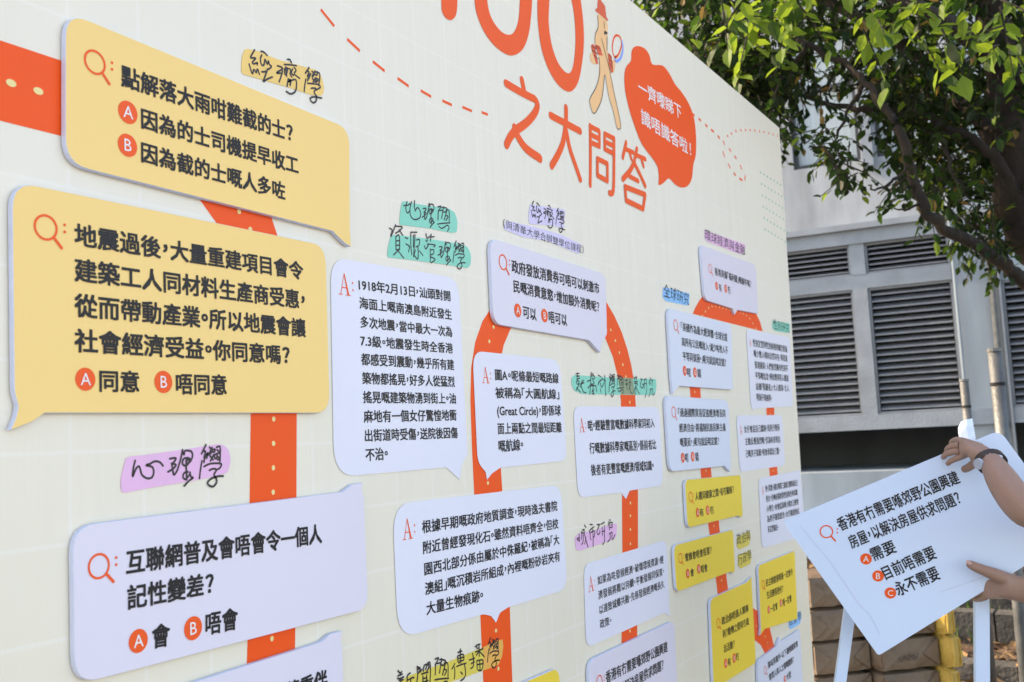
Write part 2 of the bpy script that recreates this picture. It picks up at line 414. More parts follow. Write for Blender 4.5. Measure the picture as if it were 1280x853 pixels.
# dashed lines
k = Ink(E1)
for a in ((401,12,418,33),(434,49,450,64),(466,77,481,89),(497,98,511,108),(526,113.5,539,121),(553,126,565,131.5),(578,134,590,139),(602,140.5,610,143.5)):
    k.stroke([(a[0], a[1]), (a[2], a[3])], .0055, cap=False)
k.build('dashed_line', M['orange2'], backdrop)
k = Ink(E1)
for a in ((103,133,115,140),(135,155,148,168),(168,185,180,198),(198,212,213,224),(232,243,243,258),(260,268,267,292),(290,308,300,325),(318,345,328,362),(346,390,355,415),(373,445,369,470),(342,460,358,471),
          (258,322,268,352),(285,385,297,408),(313,432,325,446)):
    k.stroke([(840+a[0]/4.065, 110+a[1]/4.065), (840+a[2]/4.065, 110+a[3]/4.065)], .0078, cap=False)
for x, y in ((283,245),(302,232),(325,220),(350,215),(373,215),(397,215),(421,217),(445,221),(468,224),(492,231),(514,237),(537,244)):
    p = k.px((840+x/4.065, 110+y/4.065)); k.disc2(p, .0075, .0048, 8)
k.build('dashed_line', M['orange2'], backdrop)
k = Ink(E1)
for zy in (340, 428, 515, 600, 687, 773):
    for j in range(8):
        x, y = 615+(zy-340)*.076+25.3*j, zy+15.6*j
        p = k.px((850+x/6.093, 160+y/6.093)); k.disc2(p, .0060, .0038, 8)
k.build('dot_pattern', M['teal'], backdrop)
# printed walking figure with magnifying glass
Zf = lambda l: [(720+x/5.0125, y/5.0125) for x, y in l]
fig = Ink(E1, ); fig.spoly(Zf([(136,90),(140,170),(122,215),(120,275),(140,340),(145,450),(130,540),(90,615),(88,650),(103,700),(122,708),(152,650),(168,590),(178,500),(184,470),(205,600),(235,700),(255,795),(270,810),(282,790),(262,680),(235,560),(212,440),(196,320),(198,215),(197,150),(180,120)]), 3)
figure = fig.build('printed_figure', M['skinprint'], backdrop)
f2 = Ink(E2); f2.spoly(Zf([(90,340),(92,385),(120,405),(128,380),(115,330)]), 3); f2.spoly(Zf([(232,380),(226,450),(240,447),(246,410),(243,380)]), 3); f2.build('hand', M['skinprint'], figure)
f2 = Ink(E2); f2.poly(Zf([(136,0),(134,50),(121,60),(124,72),(160,100),(200,135),(202,125),(190,105),(183,40),(160,8),(150,-12)])); f2.build('hat', M['hatprint'], figure)
f2 = Ink(E3); f2.poly(Zf([(95,285),(105,276),(130,300),(122,310),(140,400),(128,405),(108,340),(98,310)])); f2.poly(Zf([(118,278),(150,290),(168,350),(140,345)])); f2.poly(Zf([(200,330),(222,350),(230,395),(234,450),(222,460),(205,400)])); f2.build('sleeve', M['hatprint'], figure)
f2 = Ink(E4)
for a in ([(176,135),(178,160),(180,180)], [(136,98),(140,170),(122,215),(120,275)], [(160,240),(176,300),(212,440)], [(145,360),(150,450),(130,540),(90,615),(88,650),(103,700),(122,708),(152,650),(168,590),(180,470)], [(184,470),(205,600),(235,700),(255,795),(270,810),(282,790),(262,680),(235,560),(212,440)], [(196,230),(196,320)],
          [(100,290),(132,310)], [(104,315),(136,338)], [(112,345),(140,372)], [(206,345),(226,365)], [(208,370),(230,395)], [(212,400),(232,425)], [(126,285),(156,315)]):
    f2.stroke(Zf(a), .0021, cap=False, seg=3)
f2.poly(Zf([(180,192),(198,205),(196,216),(176,214)]))
f2.build('outline', M['pen'], figure)
f2 = Ink(E2); f2.stroke(Zf([(258,222),(280,240),(285,290),(262,350),(240,355),(228,300),(238,240)]), .006, closed=True, seg=3); f2.stroke(Zf([(252,350),(243,385)]), .005); f2.build('magnifying_glass', M['orange'], figure)
f2 = Ink(E3); f2.stroke(Zf([(289,262),(295,310),(280,365),(255,385),(246,375)]), .008, seg=3); f2.build('lens_shade', M['blueprint'], figure)

# ------------------------------------------------------------------ marks used on the bubbles
def q_icon(k, x, y, ry):
    c = Vector(k.conv(x, y, k.off)); r = (Vector(k.conv(x, y-ry, k.off)) - Vector(k.conv(x, y+ry, k.off))).length/2
    k.stroke2([(c.x+r*cos(2*pi*i/28), c.y+r*sin(2*pi*i/28)) for i in range(28)], r*.2, closed=True)
    k.lay += .00008; k.stroke2([(c.x+r*.72, c.y-r*.72), (c.x+r*1.45, c.y-r*1.5)], r*.26); k.lay -= .00008
    for dy in (.5, -.1): k.disc2((c.x+r*1.75, c.y+r*dy), r*.13, r*.13, 10)
def a_head(k, x, y, h):
    c = Vector(k.conv(x, y, k.off)); H = (Vector(k.conv(x, y-h/2, k.off)) - Vector(k.conv(x, y+h/2, k.off))).length
    w = H*.78; L = k.lay
    P2 = lambda a, b: (c.x+a*w, c.y+b*H)
    k.poly2([P2(-.03,.5), P2(.05,.5), P2(.43,-.47), P2(.26,-.47)])
    k.lay = L+.00005; k.poly2([P2(-.04,.42), P2(.0,.42), P2(-.32,-.47), P2(-.37,-.47)])
    k.lay = L+.0001; k.poly2([P2(-.24,-.13), P2(.2,-.13), P2(.21,-.18), P2(-.26,-.18)])
    for a, b in ((-.52, -.17), (.12, .56)): k.poly2([P2(a,-.46), P2(b,-.46), P2(b,-.5), P2(a,-.5)])
    k.lay = L
    for dy in (.12, -.2): k.disc2(P2(.78, dy), H*.05, H*.05, 10)
def outline2d(pts, off):
    """pts (px, py, r) to plane points"""
    return rounded([ob(p[0], p[1], off) + (p[2] if len(p) > 2 else 0,) for p in pts])
TH = .0095
def content(o, off, lines, icon=None, head=None, badges=(), conv=ob, wf=W):
    for l in lines:
        k = Ink(off, conv, wf); k.text(*l); k.build('lettering', M['ink'], o)
    if icon or head:
        k = Ink(off, conv, wf)
        if icon: q_icon(k, *icon); k.build('magnifier_mark', M['orange2'], o)
        else: a_head(k, *head); k.build('answer_mark', M['orange2'], o)
    for ch, x, y, ry in badges:
        k = Ink(off, conv, wf); c = Vector(k.conv(x, y, off)); r = (Vector(k.conv(x, y-ry, off)) - Vector(k.conv(x, y+ry, off))).length/2
        k.disc2(c, r, r, 24); bd = k.build('badge', M['orange2'], o)
        k = Ink(off+.0006, conv, wf); c = Vector(c)
        vs, fs = glyphs(ch, 0); xs = [v[0] for v in vs]; ys = [v[1] for v in vs]; cx, cy = (min(xs)+max(xs))/2, (min(ys)+max(ys))/2
        s_ = r*1.05/(max(ys)-min(ys))
        k.v = [wf(c + Vector(((v[0]-cx)*s_, (v[1]-cy)*s_)), off+.0006) for v in vs]; k.f = fs
        k.build('badge_letter', M['whiteink'], bd)
def qboard(label, pts, mt, lines, icon=None, badges=(), group='raised foam question boards on the backdrop'):
    o2 = outline2d(pts, TH); n = len(o2)
    c = Vector((sum(p[0] for p in o2)/n, sum(p[1] for p in o2)/n))
    bev = [(p[0] + (c.x-p[0])*.0, p[1]) for p in o2]
    v = [W(p, TH) for p in o2] + [W(p, TH-.0012) for p in o2] + [W(p, E6) for p in o2]
    # tiny chamfer: pull the front ring inwards
    for i in range(n):
        a = Vector(o2[i-1]); b = Vector(o2[(i+1) % n]); d = (b-a)
        if d.length: d.normalize()
        nr = Vector((-d.y, d.x)); 
        if nr.dot(c-Vector(o2[i])) < 0: nr = -nr
        q = Vector(o2[i]) + nr*.0006; v[i] = W(q, TH)
    f = [tuple(range(n))] + [(i, (i+1) % n, n+(i+1) % n, n+i) for i in range(n)] + [(n+i, n+(i+1) % n, 2*n+(i+1) % n, 2*n+i) for i in range(n)] + [tuple(range(3*n-1, 2*n-1, -1))]
    o = mk('question_board', v, f, [mt, M['foam']], loc=(c.x, -TH/2, c.y), mi=[0] + [1]*(2*n+1))
    tag(o, label, 'question board', group)
    content(o, TH+.0006, lines, icon, None, badges)
    return o
def apanel(label, pts, lines, head):
    o2 = outline2d(pts, E4)
    k = Ink(E4); k.poly2(o2); o = k.build('answer_bubble', M['flatblue'], backdrop); o['label'] = label
    content(o, E5+.0002, lines, None, head)
    return o
def zz(s, ox, oy): return lambda x, y: (ox+x/s, oy+y/s)
def ln(z, txt, a, b, c, d, h, **kw): p, q = z(a, b), z(c, d); return (txt, p[0], p[1], q[0], q[1], h)

qboard('pale amber board asking about taxis in heavy rain, topmost at the left',
       [(82,14,.03),(437,161,.03),(437.5,285,.004),(439,309,.002),(431,304,0),(417,289.5,.004),(82,204.5,.03)], M['amber'],
       [('點解落大雨咁難截的士？', 152, 94.2, 365.7, 167, 27), ('因為的士司機提早收工', 177, 147.7, 372.7, 207.5, 25.5), ('因為截的士嘅人多咗', 177, 189.9, 356.2, 239.5, 25.5)],
       (118.8, 78, 14), [('A', 160, 140.6, 14.2), ('B', 159.6, 181.8, 14.2)])
qboard('largest pale amber board, asking about earthquakes and the economy',
       [(15,226,.03),(407,307,.03),(412.5,516.5,.03),(56,516.5,.002),(40,528,.002),(13,538.5,.002),(20,522,.003),(23,508,.003),(18,490,.006)], M['amber'],
       [('地震過後，大量重建項目會令', 93.7, 293, 378.7, 339.2, 28), ('建築工人同材料生產商受惠，', 93.7, 337, 380.6, 375.6, 29), ('從而帶動產業。所以地震會讓', 93.7, 381.2, 381.7, 410.5, 29),
        ('社會經濟受益。你同意嗎？', 93.7, 425.5, 361.8, 444.2, 29), ('同意', 124.9, 476, 173.6, 477.6, 27), ('唔同意', 220.5, 479.8, 283, 481.4, 26)],
       (57.4, 284.5, 15), [('A', 106.9, 474.2, 14.5), ('B', 204.4, 477.6, 14)])
qboard('lilac white board asking whether the internet worsens memory, lower left',
       [(91,658,.03),(429,615,.004),(441,606,.003),(454,603.5,.002),(452,613,.003),(455,622,.004),(460.5,761,.026),(94,857,.03)], M['lilac'],
       [('互聯網普及會唔會令一個人', 158.2, 703.4, 402, 667, 30), ('記性變差？', 159.7, 747.6, 266.8, 728.7, 30), ('會', 190.4, 796.8, 212, 793, 29), ('唔會', 257.4, 780.6, 297, 773, 28)],
       (123.8, 707.9, 15), [('A', 173, 801.4, 15), ('B', 241.5, 785.5, 15)])
qboard('lilac board cut off by the lower edge of the photo, below the internet board',
       [(150,882,.03),(402,802.5,.004),(414,792,.003),(428,789,.002),(426,800,.003),(428,808,.004),(432,960,.026),(150,1060,.03)], M['lilac'],
       [('著重伴', 357, 867, 409, 848.5, 26)])
qboard('lilac white board about government consumption vouchers, under the lavender note',
       [(612.5,297,.03),(757,343,.03),(758.8,418,.006),(752,430,.003),(750.5,441,.001),(744,434,.003),(736.5,425.5,.003),(617,405,.03)], M['lilac'],
       [('政府發放消費券可唔可以刺激市', 639.7, 332.5, 749, 361, 16), ('民嘅消費意慾，增加額外消費呢？', 642, 357.5, 749, 384, 15.5), ('可以', 653.8, 389.7, 670.5, 393.5, 15.5), ('唔可以', 686, 396, 708.8, 400.5, 15)],
       (628.9, 328, 9), [('A', 647.3, 388.2, 8.6), ('B', 680.7, 394.7, 8.4)])
qboard('small lilac board highest at the right, under the pink note',
       [(875.5,306,.03),(944.7,331,.03),(947.8,392.5,.008),(921.7,387.5,.002),(918.5,393.5,.001),(916,386,.002),(881,375,.03)], M['lilac'],
       [('香港具備「福利國」嘅條件嗎？', 893.5, 339, 939, 355.5, 9.6), ('有', 898.8, 359.3, 902, 360.4, 9.5), ('冇', 909.8, 362, 913.2, 363.4, 9.5)],
       (887.8, 335.8, 5), [('A', 896, 357.6, 5), ('B', 907.3, 361, 5)])
z7 = zz(6.563, 820, 370)
qboard('pale blue board about the biggest economy, beside the orange arch at the right',
       [(834.5,385,.03),(914,405.5,.03),(916.2,487.5,.012),(849.5,482.6,.002),(844,488,.002),(841.3,492.5,.001),(840.5,483,.003),(839.5,474,.003)], M['bluewhite'],
       [ln(z7, '「美國作為最大經濟體，全球化提', 205,250,585,342, 11), ln(z7, '高所有公民嘅收入，減少咗收入不', 212,375,590,447, 11), ln(z7, '平等同貧困。」呢句說話啱定錯？', 220,492,575,550, 11),
        ln(z7, '啱', 255,625,285,630, 11), ln(z7, '錯', 340,633,370,637, 11)],
       (844.7, 406.6, 6.3), [('A', 856, 463.7, 6.2), ('B', 868.8, 465.7, 6.2)])
z8 = zz(6.095, 820, 480)
qboard('pale blue board about international trade, between the other blue board and the yellow ones',
       [(831.5,494.5,.03),(910.4,500.5,.03),(914,581.5,.003),(912.7,590,.001),(909,586,.002),(906,582.6,.002),(837.5,590,.03)], M['bluewhite'],
       [ln(z8, '「通過國際貿易促進經濟增長同', 170,218,528,225, 11), ln(z8, '經濟自由，將遏制民族民粹主義', 178,335,530,330, 11), ln(z8, '嘅蔓延。」呢句說話啱定錯？', 185,445,480,435, 11),
        ln(z8, '啱', 222,563,247,560, 11), ln(z8, '錯', 300,557,325,553, 11)],
       (842.2, 515.3, 6.3), [('A', 853.6, 572.4, 6.3), ('B', 866, 571, 6.3)])
z9 = zz(5.33, 820, 580)
qboard('lemon yellow board about human rights and health, highest of the yellow ones at the right',
       [(856,600,.025),(925.8,593.5,.02),(928.4,644,.003),(927.2,647,.001),(922,645,.002),(859.5,660.2,.025)], M['lemon'],
       [ln(z9, '人權同健康之間，有冇關係？', 262,218,518,170, 10.5), ln(z9, '有', 292,325,317,320, 10), ln(z9, '冇', 360,310,385,305, 10)],
       (863.5, 621.3, 6), [('A', 872.2, 641, 6), ('B', 884.7, 638, 6)])
qboard('lemon yellow board asking whether bees vote',
       [(842,682,.025),(916.4,662,.02),(918.6,712,.003),(917.5,716.5,.001),(913,715,.002),(845.5,740.5,.025)], M['lemon'],
       [ln(z9, '蜜蜂會唔會投票？', 195,625,370,573, 10.5), ln(z9, '會', 230,727,253,720, 10), ln(z9, '唔會', 300,703,343,690, 10)],
       (850.6, 698, 6), [('A', 859.8, 717, 6), ('B', 873.5, 711.3, 6)])
z11 = zz(5.235, 820, 690)
qboard('tall lemon yellow board about politics and animals, at the lower edge of the photo',
       [(887.6,749,.025),(933,728,.003),(939.4,721,.001),(939.5,727,.003),(945,829,.02),(892,862,.025)], M['lemon'],
       [ln(z11, '政治係唔係人類專', 430,455,605,366, 10.5), ln(z11, '利？動物之間有冇政', 437,540,608,452, 10.5), ln(z11, '治活動？', 443,635,515,600, 10.5),
        ln(z11, '有', 470,725,490,715, 10), ln(z11, '冇', 523,692,543,680, 10)],
       (898, 779.4, 6), [('A', 907.3, 829.4, 6.2), ('B', 917.8, 822.8, 6.2)])
qboard('lemon yellow board about democracy, nearest the right end of the backdrop',
       [(947.8,707,.022),(993.3,688.5,.02),(996.9,774,.008),(956,786.5,.003),(950.5,794.5,.001),(951.2,786,.003)], M['lemon'],
       [ln(z11, '民主制度係唔係一定會令', 720,205,895,128, 9.5), ln(z11, '生活變得更好？', 725,285,832,240, 9.5), ln(z11, '一定會', 750,375,795,352, 9.5), ln(z11, '唔一定會', 830,335,887,300, 9.5)],
       (954, 731, 5.2), [('A', 961, 762.2, 5), ('B', 976.3, 754, 5)])
z13 = zz(9.17, 940, 760)
qboard('pale blue board under the blue note at the lower right corner of the backdrop',
       [(947.2,826,.025),(971,808,.003),(974.5,796.8,.001),(976.5,802,.003),(1000,786.5,.015),(1006,895,.02),(950,935,.02)], M['bluewhite'],
       [ln(z13, '除咗將臺外，以下邊個國家會', 185,660,525,405, 9), ln(z13, '會問人與人之間嘅關係？', 195,800,480,588, 9), ln(z13, '大陸', 392,800,447,755, 9)],
       (956.6, 838, 5), [('B', 981, 849, 4.5)])
z14 = zz(4.005, 700, 640)
qboard('lilac board about country parks and housing, at the lower edge in the middle',
       [(736,826,.03),(843,775.5,.03),(849,905,.03),(740,960,.03)], M['lilac'],
       [ln(z14, '香港有冇需要喺郊野公園興建', 230,830,538,673, 15.5), ln(z14, '房屋，以解決房屋供求問題？', 235,925,518,763, 15.5)],
       (749.5, 853, 8.5))
qboard('lemon yellow board showing only its upper corner at the lower edge of the photo',
       [(560,895,.03),(699,834,.03),(705,960,.03),(565,1010,.03)], M['lemon'], [])

zA = zz(2.187, 390, 230)
apanel('tall answer bubble about the 1918 earthquake',
       [(413,321,.04),(573.3,348,.04),(584.5,568,.006),(577,582,.003),(575,600,.001),(566,592,.003),(558,584.5,.003),(417.5,597,.05)],
       [ln(zA, '1918年2月13日，汕頭對開', 128,275,378,307, 14.5), ln(zA, '海面上嘅南澳島附近發生', 130,325,382,358, 14.5), ln(zA, '多次地震，當中最大一次為', 133,377,383,405, 14.5),
        ln(zA, '7.3級。地震發生時全香港', 133,428,385,450, 14.5), ln(zA, '都感受到震動，幾乎所有建', 135,479,388,495, 15), ln(zA, '築物都搖晃，好多人從猛烈', 138,531,390,541, 15),
        ln(zA, '搖晃嘅建築物湧到街上。油', 140,583,393,587, 15), ln(zA, '麻地有一個女仔驚惶地衝', 142,636,395,632, 15.5), ln(zA, '出街道時受傷，送院後因傷', 145,688,398,680, 15.5), ln(zA, '不治。', 147,741,207,737, 16)],
       (430.5, 355.5, 27))
zB = zz(3.879, 570, 420)
apanel('answer bubble about the great circle, on the left foot of the orange arch',
       [(590.6,438.5,.035),(699.5,450,.035),(709,576,.03),(625.4,585,.003),(615,592,.002),(608.8,600,.001),(607,590,.003),(597,578,.02)],
       [ln(zB, '圖A。呢條最短嘅路線', 190,188,497,207, 14), ln(zB, '被稱為「大圓航線」', 192,275,500,283, 14), ln(zB, '(Great Circle)，即係球', 200,362,508,362, 14.5),
        ln(zB, '面上兩點之間最短距離', 203,450,512,443, 14.5), ln(zB, '嘅航線。', 207,535,325,527, 15)], (606.9, 469, 20.5))
apanel('answer bubble about data scientists, under the teal note',
       [(716.4,508,.03),(823.8,509,.03),(829,607,.03),(787,613.5,.002),(782.5,624,.001),(776,616,.002),(722.5,622.5,.03)],
       [ln(zB, '啱。經驗豐富嘅數據科學家同初入', 640,435,962,422, 13.5), ln(zB, '行嘅數據科學家嘅區別，係前者比', 648,545,970,526, 14), ln(zB, '後者有更豐富嘅經濟/領域知識。', 655,651,958,628, 14)], (727.3, 531.5, 18))
zD = zz(3.243, 460, 590)
apanel('wide answer bubble about fossils found near a college',
       [(490.5,630.5,.05),(701.5,606,.04),(709.5,736.5,.04),(636,759,.006),(625,766,.006),(620,778.5,.001),(614,770,.006),(604,768,.006),(497.5,799,.05)],
       [ln(zD, '根據早期嘅政府地質調查，現時逸夫書院', 220,224,767,137, 16), ln(zD, '附近曾經發現化石。雖然資料唔齊全，但校', 224,308,771,209, 16), ln(zD, '園西北部分係由屬於中侏羅紀，被稱為「大', 229,395,775,273, 16),
        ln(zD, '澳組」嘅沉積岩所組成，內裡嘅粉砂岩夾有', 232,475,778,341, 16), ln(zD, '大量生物痕跡。', 238,555,466,499, 16.5)], (509.3, 661.5, 26))
apanel('answer bubble about sustainable development, under the pink city note',
       [(729.5,705.5,.03),(833,675,.03),(837,764,.003),(837.5,771,.001),(831,766,.003),(732.5,810.5,.03)],
       [ln(z14, '如果為咗發展經濟，破壞環境資源，經', 188,345,518,237, 11.5), ln(z14, '濟發展將難以持續。平衡發展同保育，', 192,418,520,297, 11.5), ln(z14, '以達致城鄉共融，先係發展經濟嘅長久', 197,492,522,360, 11.5), ln(z14, '政策。', 200,563,257,543, 11.5)], (738.7, 730, 19.5))
zF = zz(8.12, 930, 405)
apanel('answer bubble about gender stereotypes, right of the small arch',
       [(932.5,411.5,.03),(987,422,.02),(991.2,508,.02),(944,511,.002),(941,513.5,.001),(938.5,505,.003)],
       [ln(zF, '性別定型同性別歧視的確仍普遍', 90,190,437,257, 9), ln(zF, '喺少數人傾向自然存在，事發達', 100,300,440,352, 9), ln(zF, '發達國家，人們依然擁有性別不', 108,415,447,453, 9), ln(zF, '平等嘅信念，例如覺得男人應該', 115,525,453,552, 9),
        ln(zF, '該做『照顧者』，女人做事，女人', 122,635,458,655, 9), ln(zF, '唔係仔領袖等。', 128,742,283,755, 9)], (937.8, 428, 9))
zG = zz(11.37, 915, 515)
apanel('small answer bubble about girls and boys, below the stereotypes one',
       [(920,519.5,.03),(977.5,519,.02),(981.5,582,.02),(925,590.5,.03)],
       [ln(zG, '女仔會話自己蠢鈍，而男仔覺得', 172,247,675,222, 9.2), ln(zG, '主動反應強烈嘅，但為咗表現自', 187,421,683,390, 9.2), ln(zG, '己嘅男子氣概，唔會承認自己驚。', 197,597,680,552, 9.2)], (926, 537, 11))
zH = zz(8.98, 945, 585)
apanel('answer bubble about small children, partly behind the held placard',
       [(948,598.5,.03),(1000,588,.02),(1007.5,670,.02),(952.3,685.5,.03)],
       [ln(zH, '會。其實小朋友喺第三歲就已經知道自己', 105,235,468,165, 8.4), ln(zH, '男女，佢哋亦開始對性別角色有知識', 112,350,465,272, 8.4), ln(zH, '小學生，亦會認真嘅小朋友已經會', 120,465,478,377, 8.4), ln(zH, '為男仔鍾意藍色，女仔鍾意粉紅', 125,577,485,482, 8.4), ln(zH, '系定型都去。', 133,692,252,665, 8.4)], (953.4, 613, 10))

# ------------------------------------------------------------------ highlighted handwritten notes
def note(label, mt, blobs, strokes=(), texts=(), z=None, w=.0027, over=None):
    k = Ink(E2+.0002)
    for b in blobs: k.poly2(rounded([k.px(z(*p) if z else p)+(.006,) for p in b], 4)); k.lay += .0001
    o = k.build('highlighted_note', mt, backdrop); o['label'] = label
    if over:
        k = Ink(E2+.0005); k.poly([z(*p) if z else p for p in over[1]]); k.build('overlap', over[0], o)
    k = Ink(E3+.0002); j = 0
    for s_ in strokes:
        k.lay = (j % 7)*.00005; k.stroke([z(*p) for p in s_], w, seg=4, smooth=len(s_) > 2); j += 1
    k.lay = 0
    for t in texts: k.text(*t, bold=0, wob=.03, slant=.12)
    k.build('handwriting', M['pen'], o)
    return o
def xf(strokes, ox, oy, sx, sy, kx=0, ky=0):
    return [[(ox+x*sx+y*kx, oy+y*sy+x*ky) for x, y in s] for s in strokes]
# pen traces, in zoom coordinates
XIN = [[(232,208),(215,280),(207,368),(240,290),(270,265),(285,300),(300,350),(350,385),(400,375),(418,320),(400,270),(340,255),(380,240),(430,215),(480,225),(510,260)]]
LI = [[(578,190),(610,183),(640,185),(625,215),(600,240)],[(595,238),(640,250),(610,290),(560,320)],[(600,250),(610,320),(620,350),(650,310),(670,250),(690,180),(705,100)],[(705,115),(720,150),(730,110),(790,115),(805,160),(780,220),(740,240)],
      [(760,180),(715,190),(705,240),(740,260),(770,220),(775,185),(740,215)],[(745,190),(740,260),(745,330),(745,400)],[(760,320),(725,330),(710,370),(735,395),(775,350),(780,325)],[(780,325),(790,370),(812,378),(770,410),(725,460)]]
XUE = [[(940,50),(920,90),(895,140)],[(905,118),(935,115),(920,180),(945,150),(960,130),(945,185)],[(925,160),(920,225)],[(975,75),(1000,110),(975,150)],[(1000,80),(965,150)],[(1005,100),(1030,95),(1025,120),(1005,120),(1005,100)],
       [(1045,75),(1080,68),(1082,140),(1080,215)],[(980,160),(1010,200)],[(1015,150),(985,210)],[(1025,150),(1050,140),(1045,185),(1025,180),(1025,150)],[(1050,100),(1075,125),(1050,140)],[(1050,160),(1075,190),(1055,200)],
       [(900,210),(885,300),(875,385)],[(920,268),(980,240),(1060,235),(1095,245),(1075,285),(1040,300)],[(975,305),(1010,290),(1045,300),(1020,350),(1045,390),(1045,430),(1010,468),(965,450),(960,420),(1000,385),(1060,365),(1112,362)]]
JING = [[(222,118),(180,190),(178,215),(235,215),(195,265),(210,285),(255,270),(250,295)],[(155,288),(175,350),(195,402),(215,350),(240,390),(255,345),(278,408)],[(297,136),(330,145),(370,185)],
        [(305,180),(290,225),(300,290),(330,300),(345,230),(370,290),(385,250),(395,290),(420,315),(385,350)],[(305,380),(345,378),(350,370)],[(375,345),(345,430),(325,492),(370,465),(430,440)]]
JI = [[(490,308),(530,320),(552,345),(500,375),(482,395),(520,395),(545,400)],[(552,370),(535,430),(512,498)],[(612,232),(640,235),(658,270)],[(572,292),(640,296),(716,306)],[(575,345),(610,335),(600,400),(580,410),(575,345)],[(590,320),(600,430)],[(625,340),(650,360),(640,400),(660,440)],
      [(670,345),(655,390),(680,420)],[(690,330),(712,360),(690,400),(720,430),(755,455)],[(620,460),(605,550)],[(625,470),(650,475),(620,500),(650,490),(640,540)],[(660,480),(690,470),(715,485),(715,560),(700,615),(650,640),(597,610)]]
XUE2 = [[(865,330),(840,370),(822,395)],[(835,370),(865,380),(845,430)],[(865,400),(848,485)],[(885,400),(862,460)],[(900,375),(930,400),(905,440)],[(935,370),(900,430)],[(940,385),(965,380),(955,420),(935,410)],[(960,385),(990,400),(990,470),(978,540)],
        [(905,460),(940,500)],[(940,450),(912,505)],[(950,455),(975,470),(950,500),(950,455)],[(828,465),(815,540),(808,610)],[(848,515),(910,520),(975,530),(1000,560),(965,585),(945,595)],[(890,575),(920,572),(950,580),(925,620),(955,670),(950,720),(925,745),(895,730),(882,690),(930,675),(1015,690)]]
z_n2 = zz(8.0, 140, 550); z_n1 = zz(9.475, 295, 50)
note('pink highlighted handwritten note above the internet board', M['hl_pink'], [[(140,170),(85,400),(92,535),(400,478),(880,398),(1160,330),(1190,200),(1160,80),(1080,40),(700,100),(300,155)]], XIN+LI+XUE, z=z_n2)
note('orange highlighted handwritten note above the taxi board', M['hl_orange'], [[(110,100),(70,200),(60,400),(300,470),(600,555),(900,655),(1030,660),(1045,560),(1010,420),(960,360),(500,235),(250,130)]], JING+JI+XUE2, z=z_n1)
z_n3 = zz(8.125, 480, 240)
DI = [[(200,140),(245,135),(265,120)],[(235,100),(222,160),(235,215),(265,190)],[(280,100),(262,190),(280,260),(320,282),(365,260),(372,210),(345,160),(320,185)],[(312,90),(308,150),(318,195)]]
def sub(strokes, x0, y0, x1, y1, X0, Y0, X1, Y1, sk=0):
    """move strokes drawn in box 0 to box 1, with a downward slope"""
    sx = (X1-X0)/(x1-x0); sy = (Y1-Y0)/(y1-y0)
    return [[(X0+(x-x0)*sx, Y0+(y-y0)*sy+(x-x0)*sx*sk) for x, y in s] for s in strokes]
YU = [[(548,155),(580,145),(560,190),(590,185)],[(552,190),(548,285)],[(590,160),(610,155),(595,200),(615,205)],[(600,190),(585,270)],[(615,160),(640,170),(620,210)],[(640,190),(612,285)],[(640,180),(662,200),(662,300)],[(625,240),(650,250),(630,290)],[(545,328),(600,320),(668,315)],[(558,350),(590,372),(640,340),(662,360),(645,402)]]
ZI = [[(58,368),(85,390),(70,445)],[(120,335),(75,450)],[(120,350),(185,355),(165,390),(120,420)],[(155,385),(192,442)],[(120,455),(122,590)],[(122,455),(155,445),(158,585)],[(122,500),(155,495)],[(122,545),(155,540)],[(122,590),(158,582)],[(150,590),(98,640)],[(140,595),(200,672)]]
YUAN = [[(215,465),(240,475)],[(222,530),(250,545),(255,560)],[(262,555),(250,610)],[(275,410),(272,520),(282,640)],[(275,410),(335,410)],[(300,440),(298,560)],[(315,435),(312,500),(300,640)],[(330,490),(360,485),(355,540),(325,560)],[(345,560),(345,680),(310,650)],[(320,590),(300,660)],[(360,600),(395,645)]]
GUAN = [[(428,425),(440,500),(425,495)],[(445,470),(470,450)],[(480,430),(470,500)],[(475,460),(510,455)],[(410,550),(425,580),(450,540)],[(440,530),(520,540),(505,560)],[(470,580),(470,710)],[(470,590),(505,590),(500,630),(470,640)],[(470,660),(520,685),(480,720)]]
LI_BOX = (560, 100, 812, 460); XUE_BOX = (875, 50, 1112, 470)
S3 = DI + sub(LI, *LI_BOX, 388,110, 512,352, .1) + YU
S4 = ZI + YUAN + GUAN + sub(LI, *LI_BOX, 550,500, 680,735, .1) + sub(XUE, *XUE_BOX, 700,495, 825,775, .15)
note('upper and lower teal highlighted handwritten note above the 1918 answer bubble', M['hl_teal'],
     [[(185,92),(165,200),(155,335),(450,370),(690,418),(740,410),(748,300),(720,210),(650,165),(400,135)],[(75,440),(40,560),(32,665),(300,695),(600,735),(850,775),(880,740),(885,640),(850,560),(780,530),(500,485),(200,445)]], S3+S4, z=z_n3, w=.0024)
z_n4 = zz(10.66, 625, 240)
S5 = sub(JING, 155,118,430,492, 415,118,560,400, .2) + sub(JI, 482,232,755,640, 580,165,722,460, .25) + sub(XUE2, 808,330,1015,745, 745,215,865,530, .15)
S5 = S5
note('lavender highlighted handwritten note with a line in brackets', M['hl_lav'], [[(400,165),(380,300),(390,430),(700,450),(850,490),(870,240)],[(80,380),(50,500),(300,600),(640,660),(1050,830),(1085,700),(780,560),(500,480)]], S5,
     [ln(z_n4, '（與清華大學合辦雙學位課程）', 40,420,1115,775, 11)], z=z_n4, w=.0026)
z_n5 = zz(10.667, 710, 460)
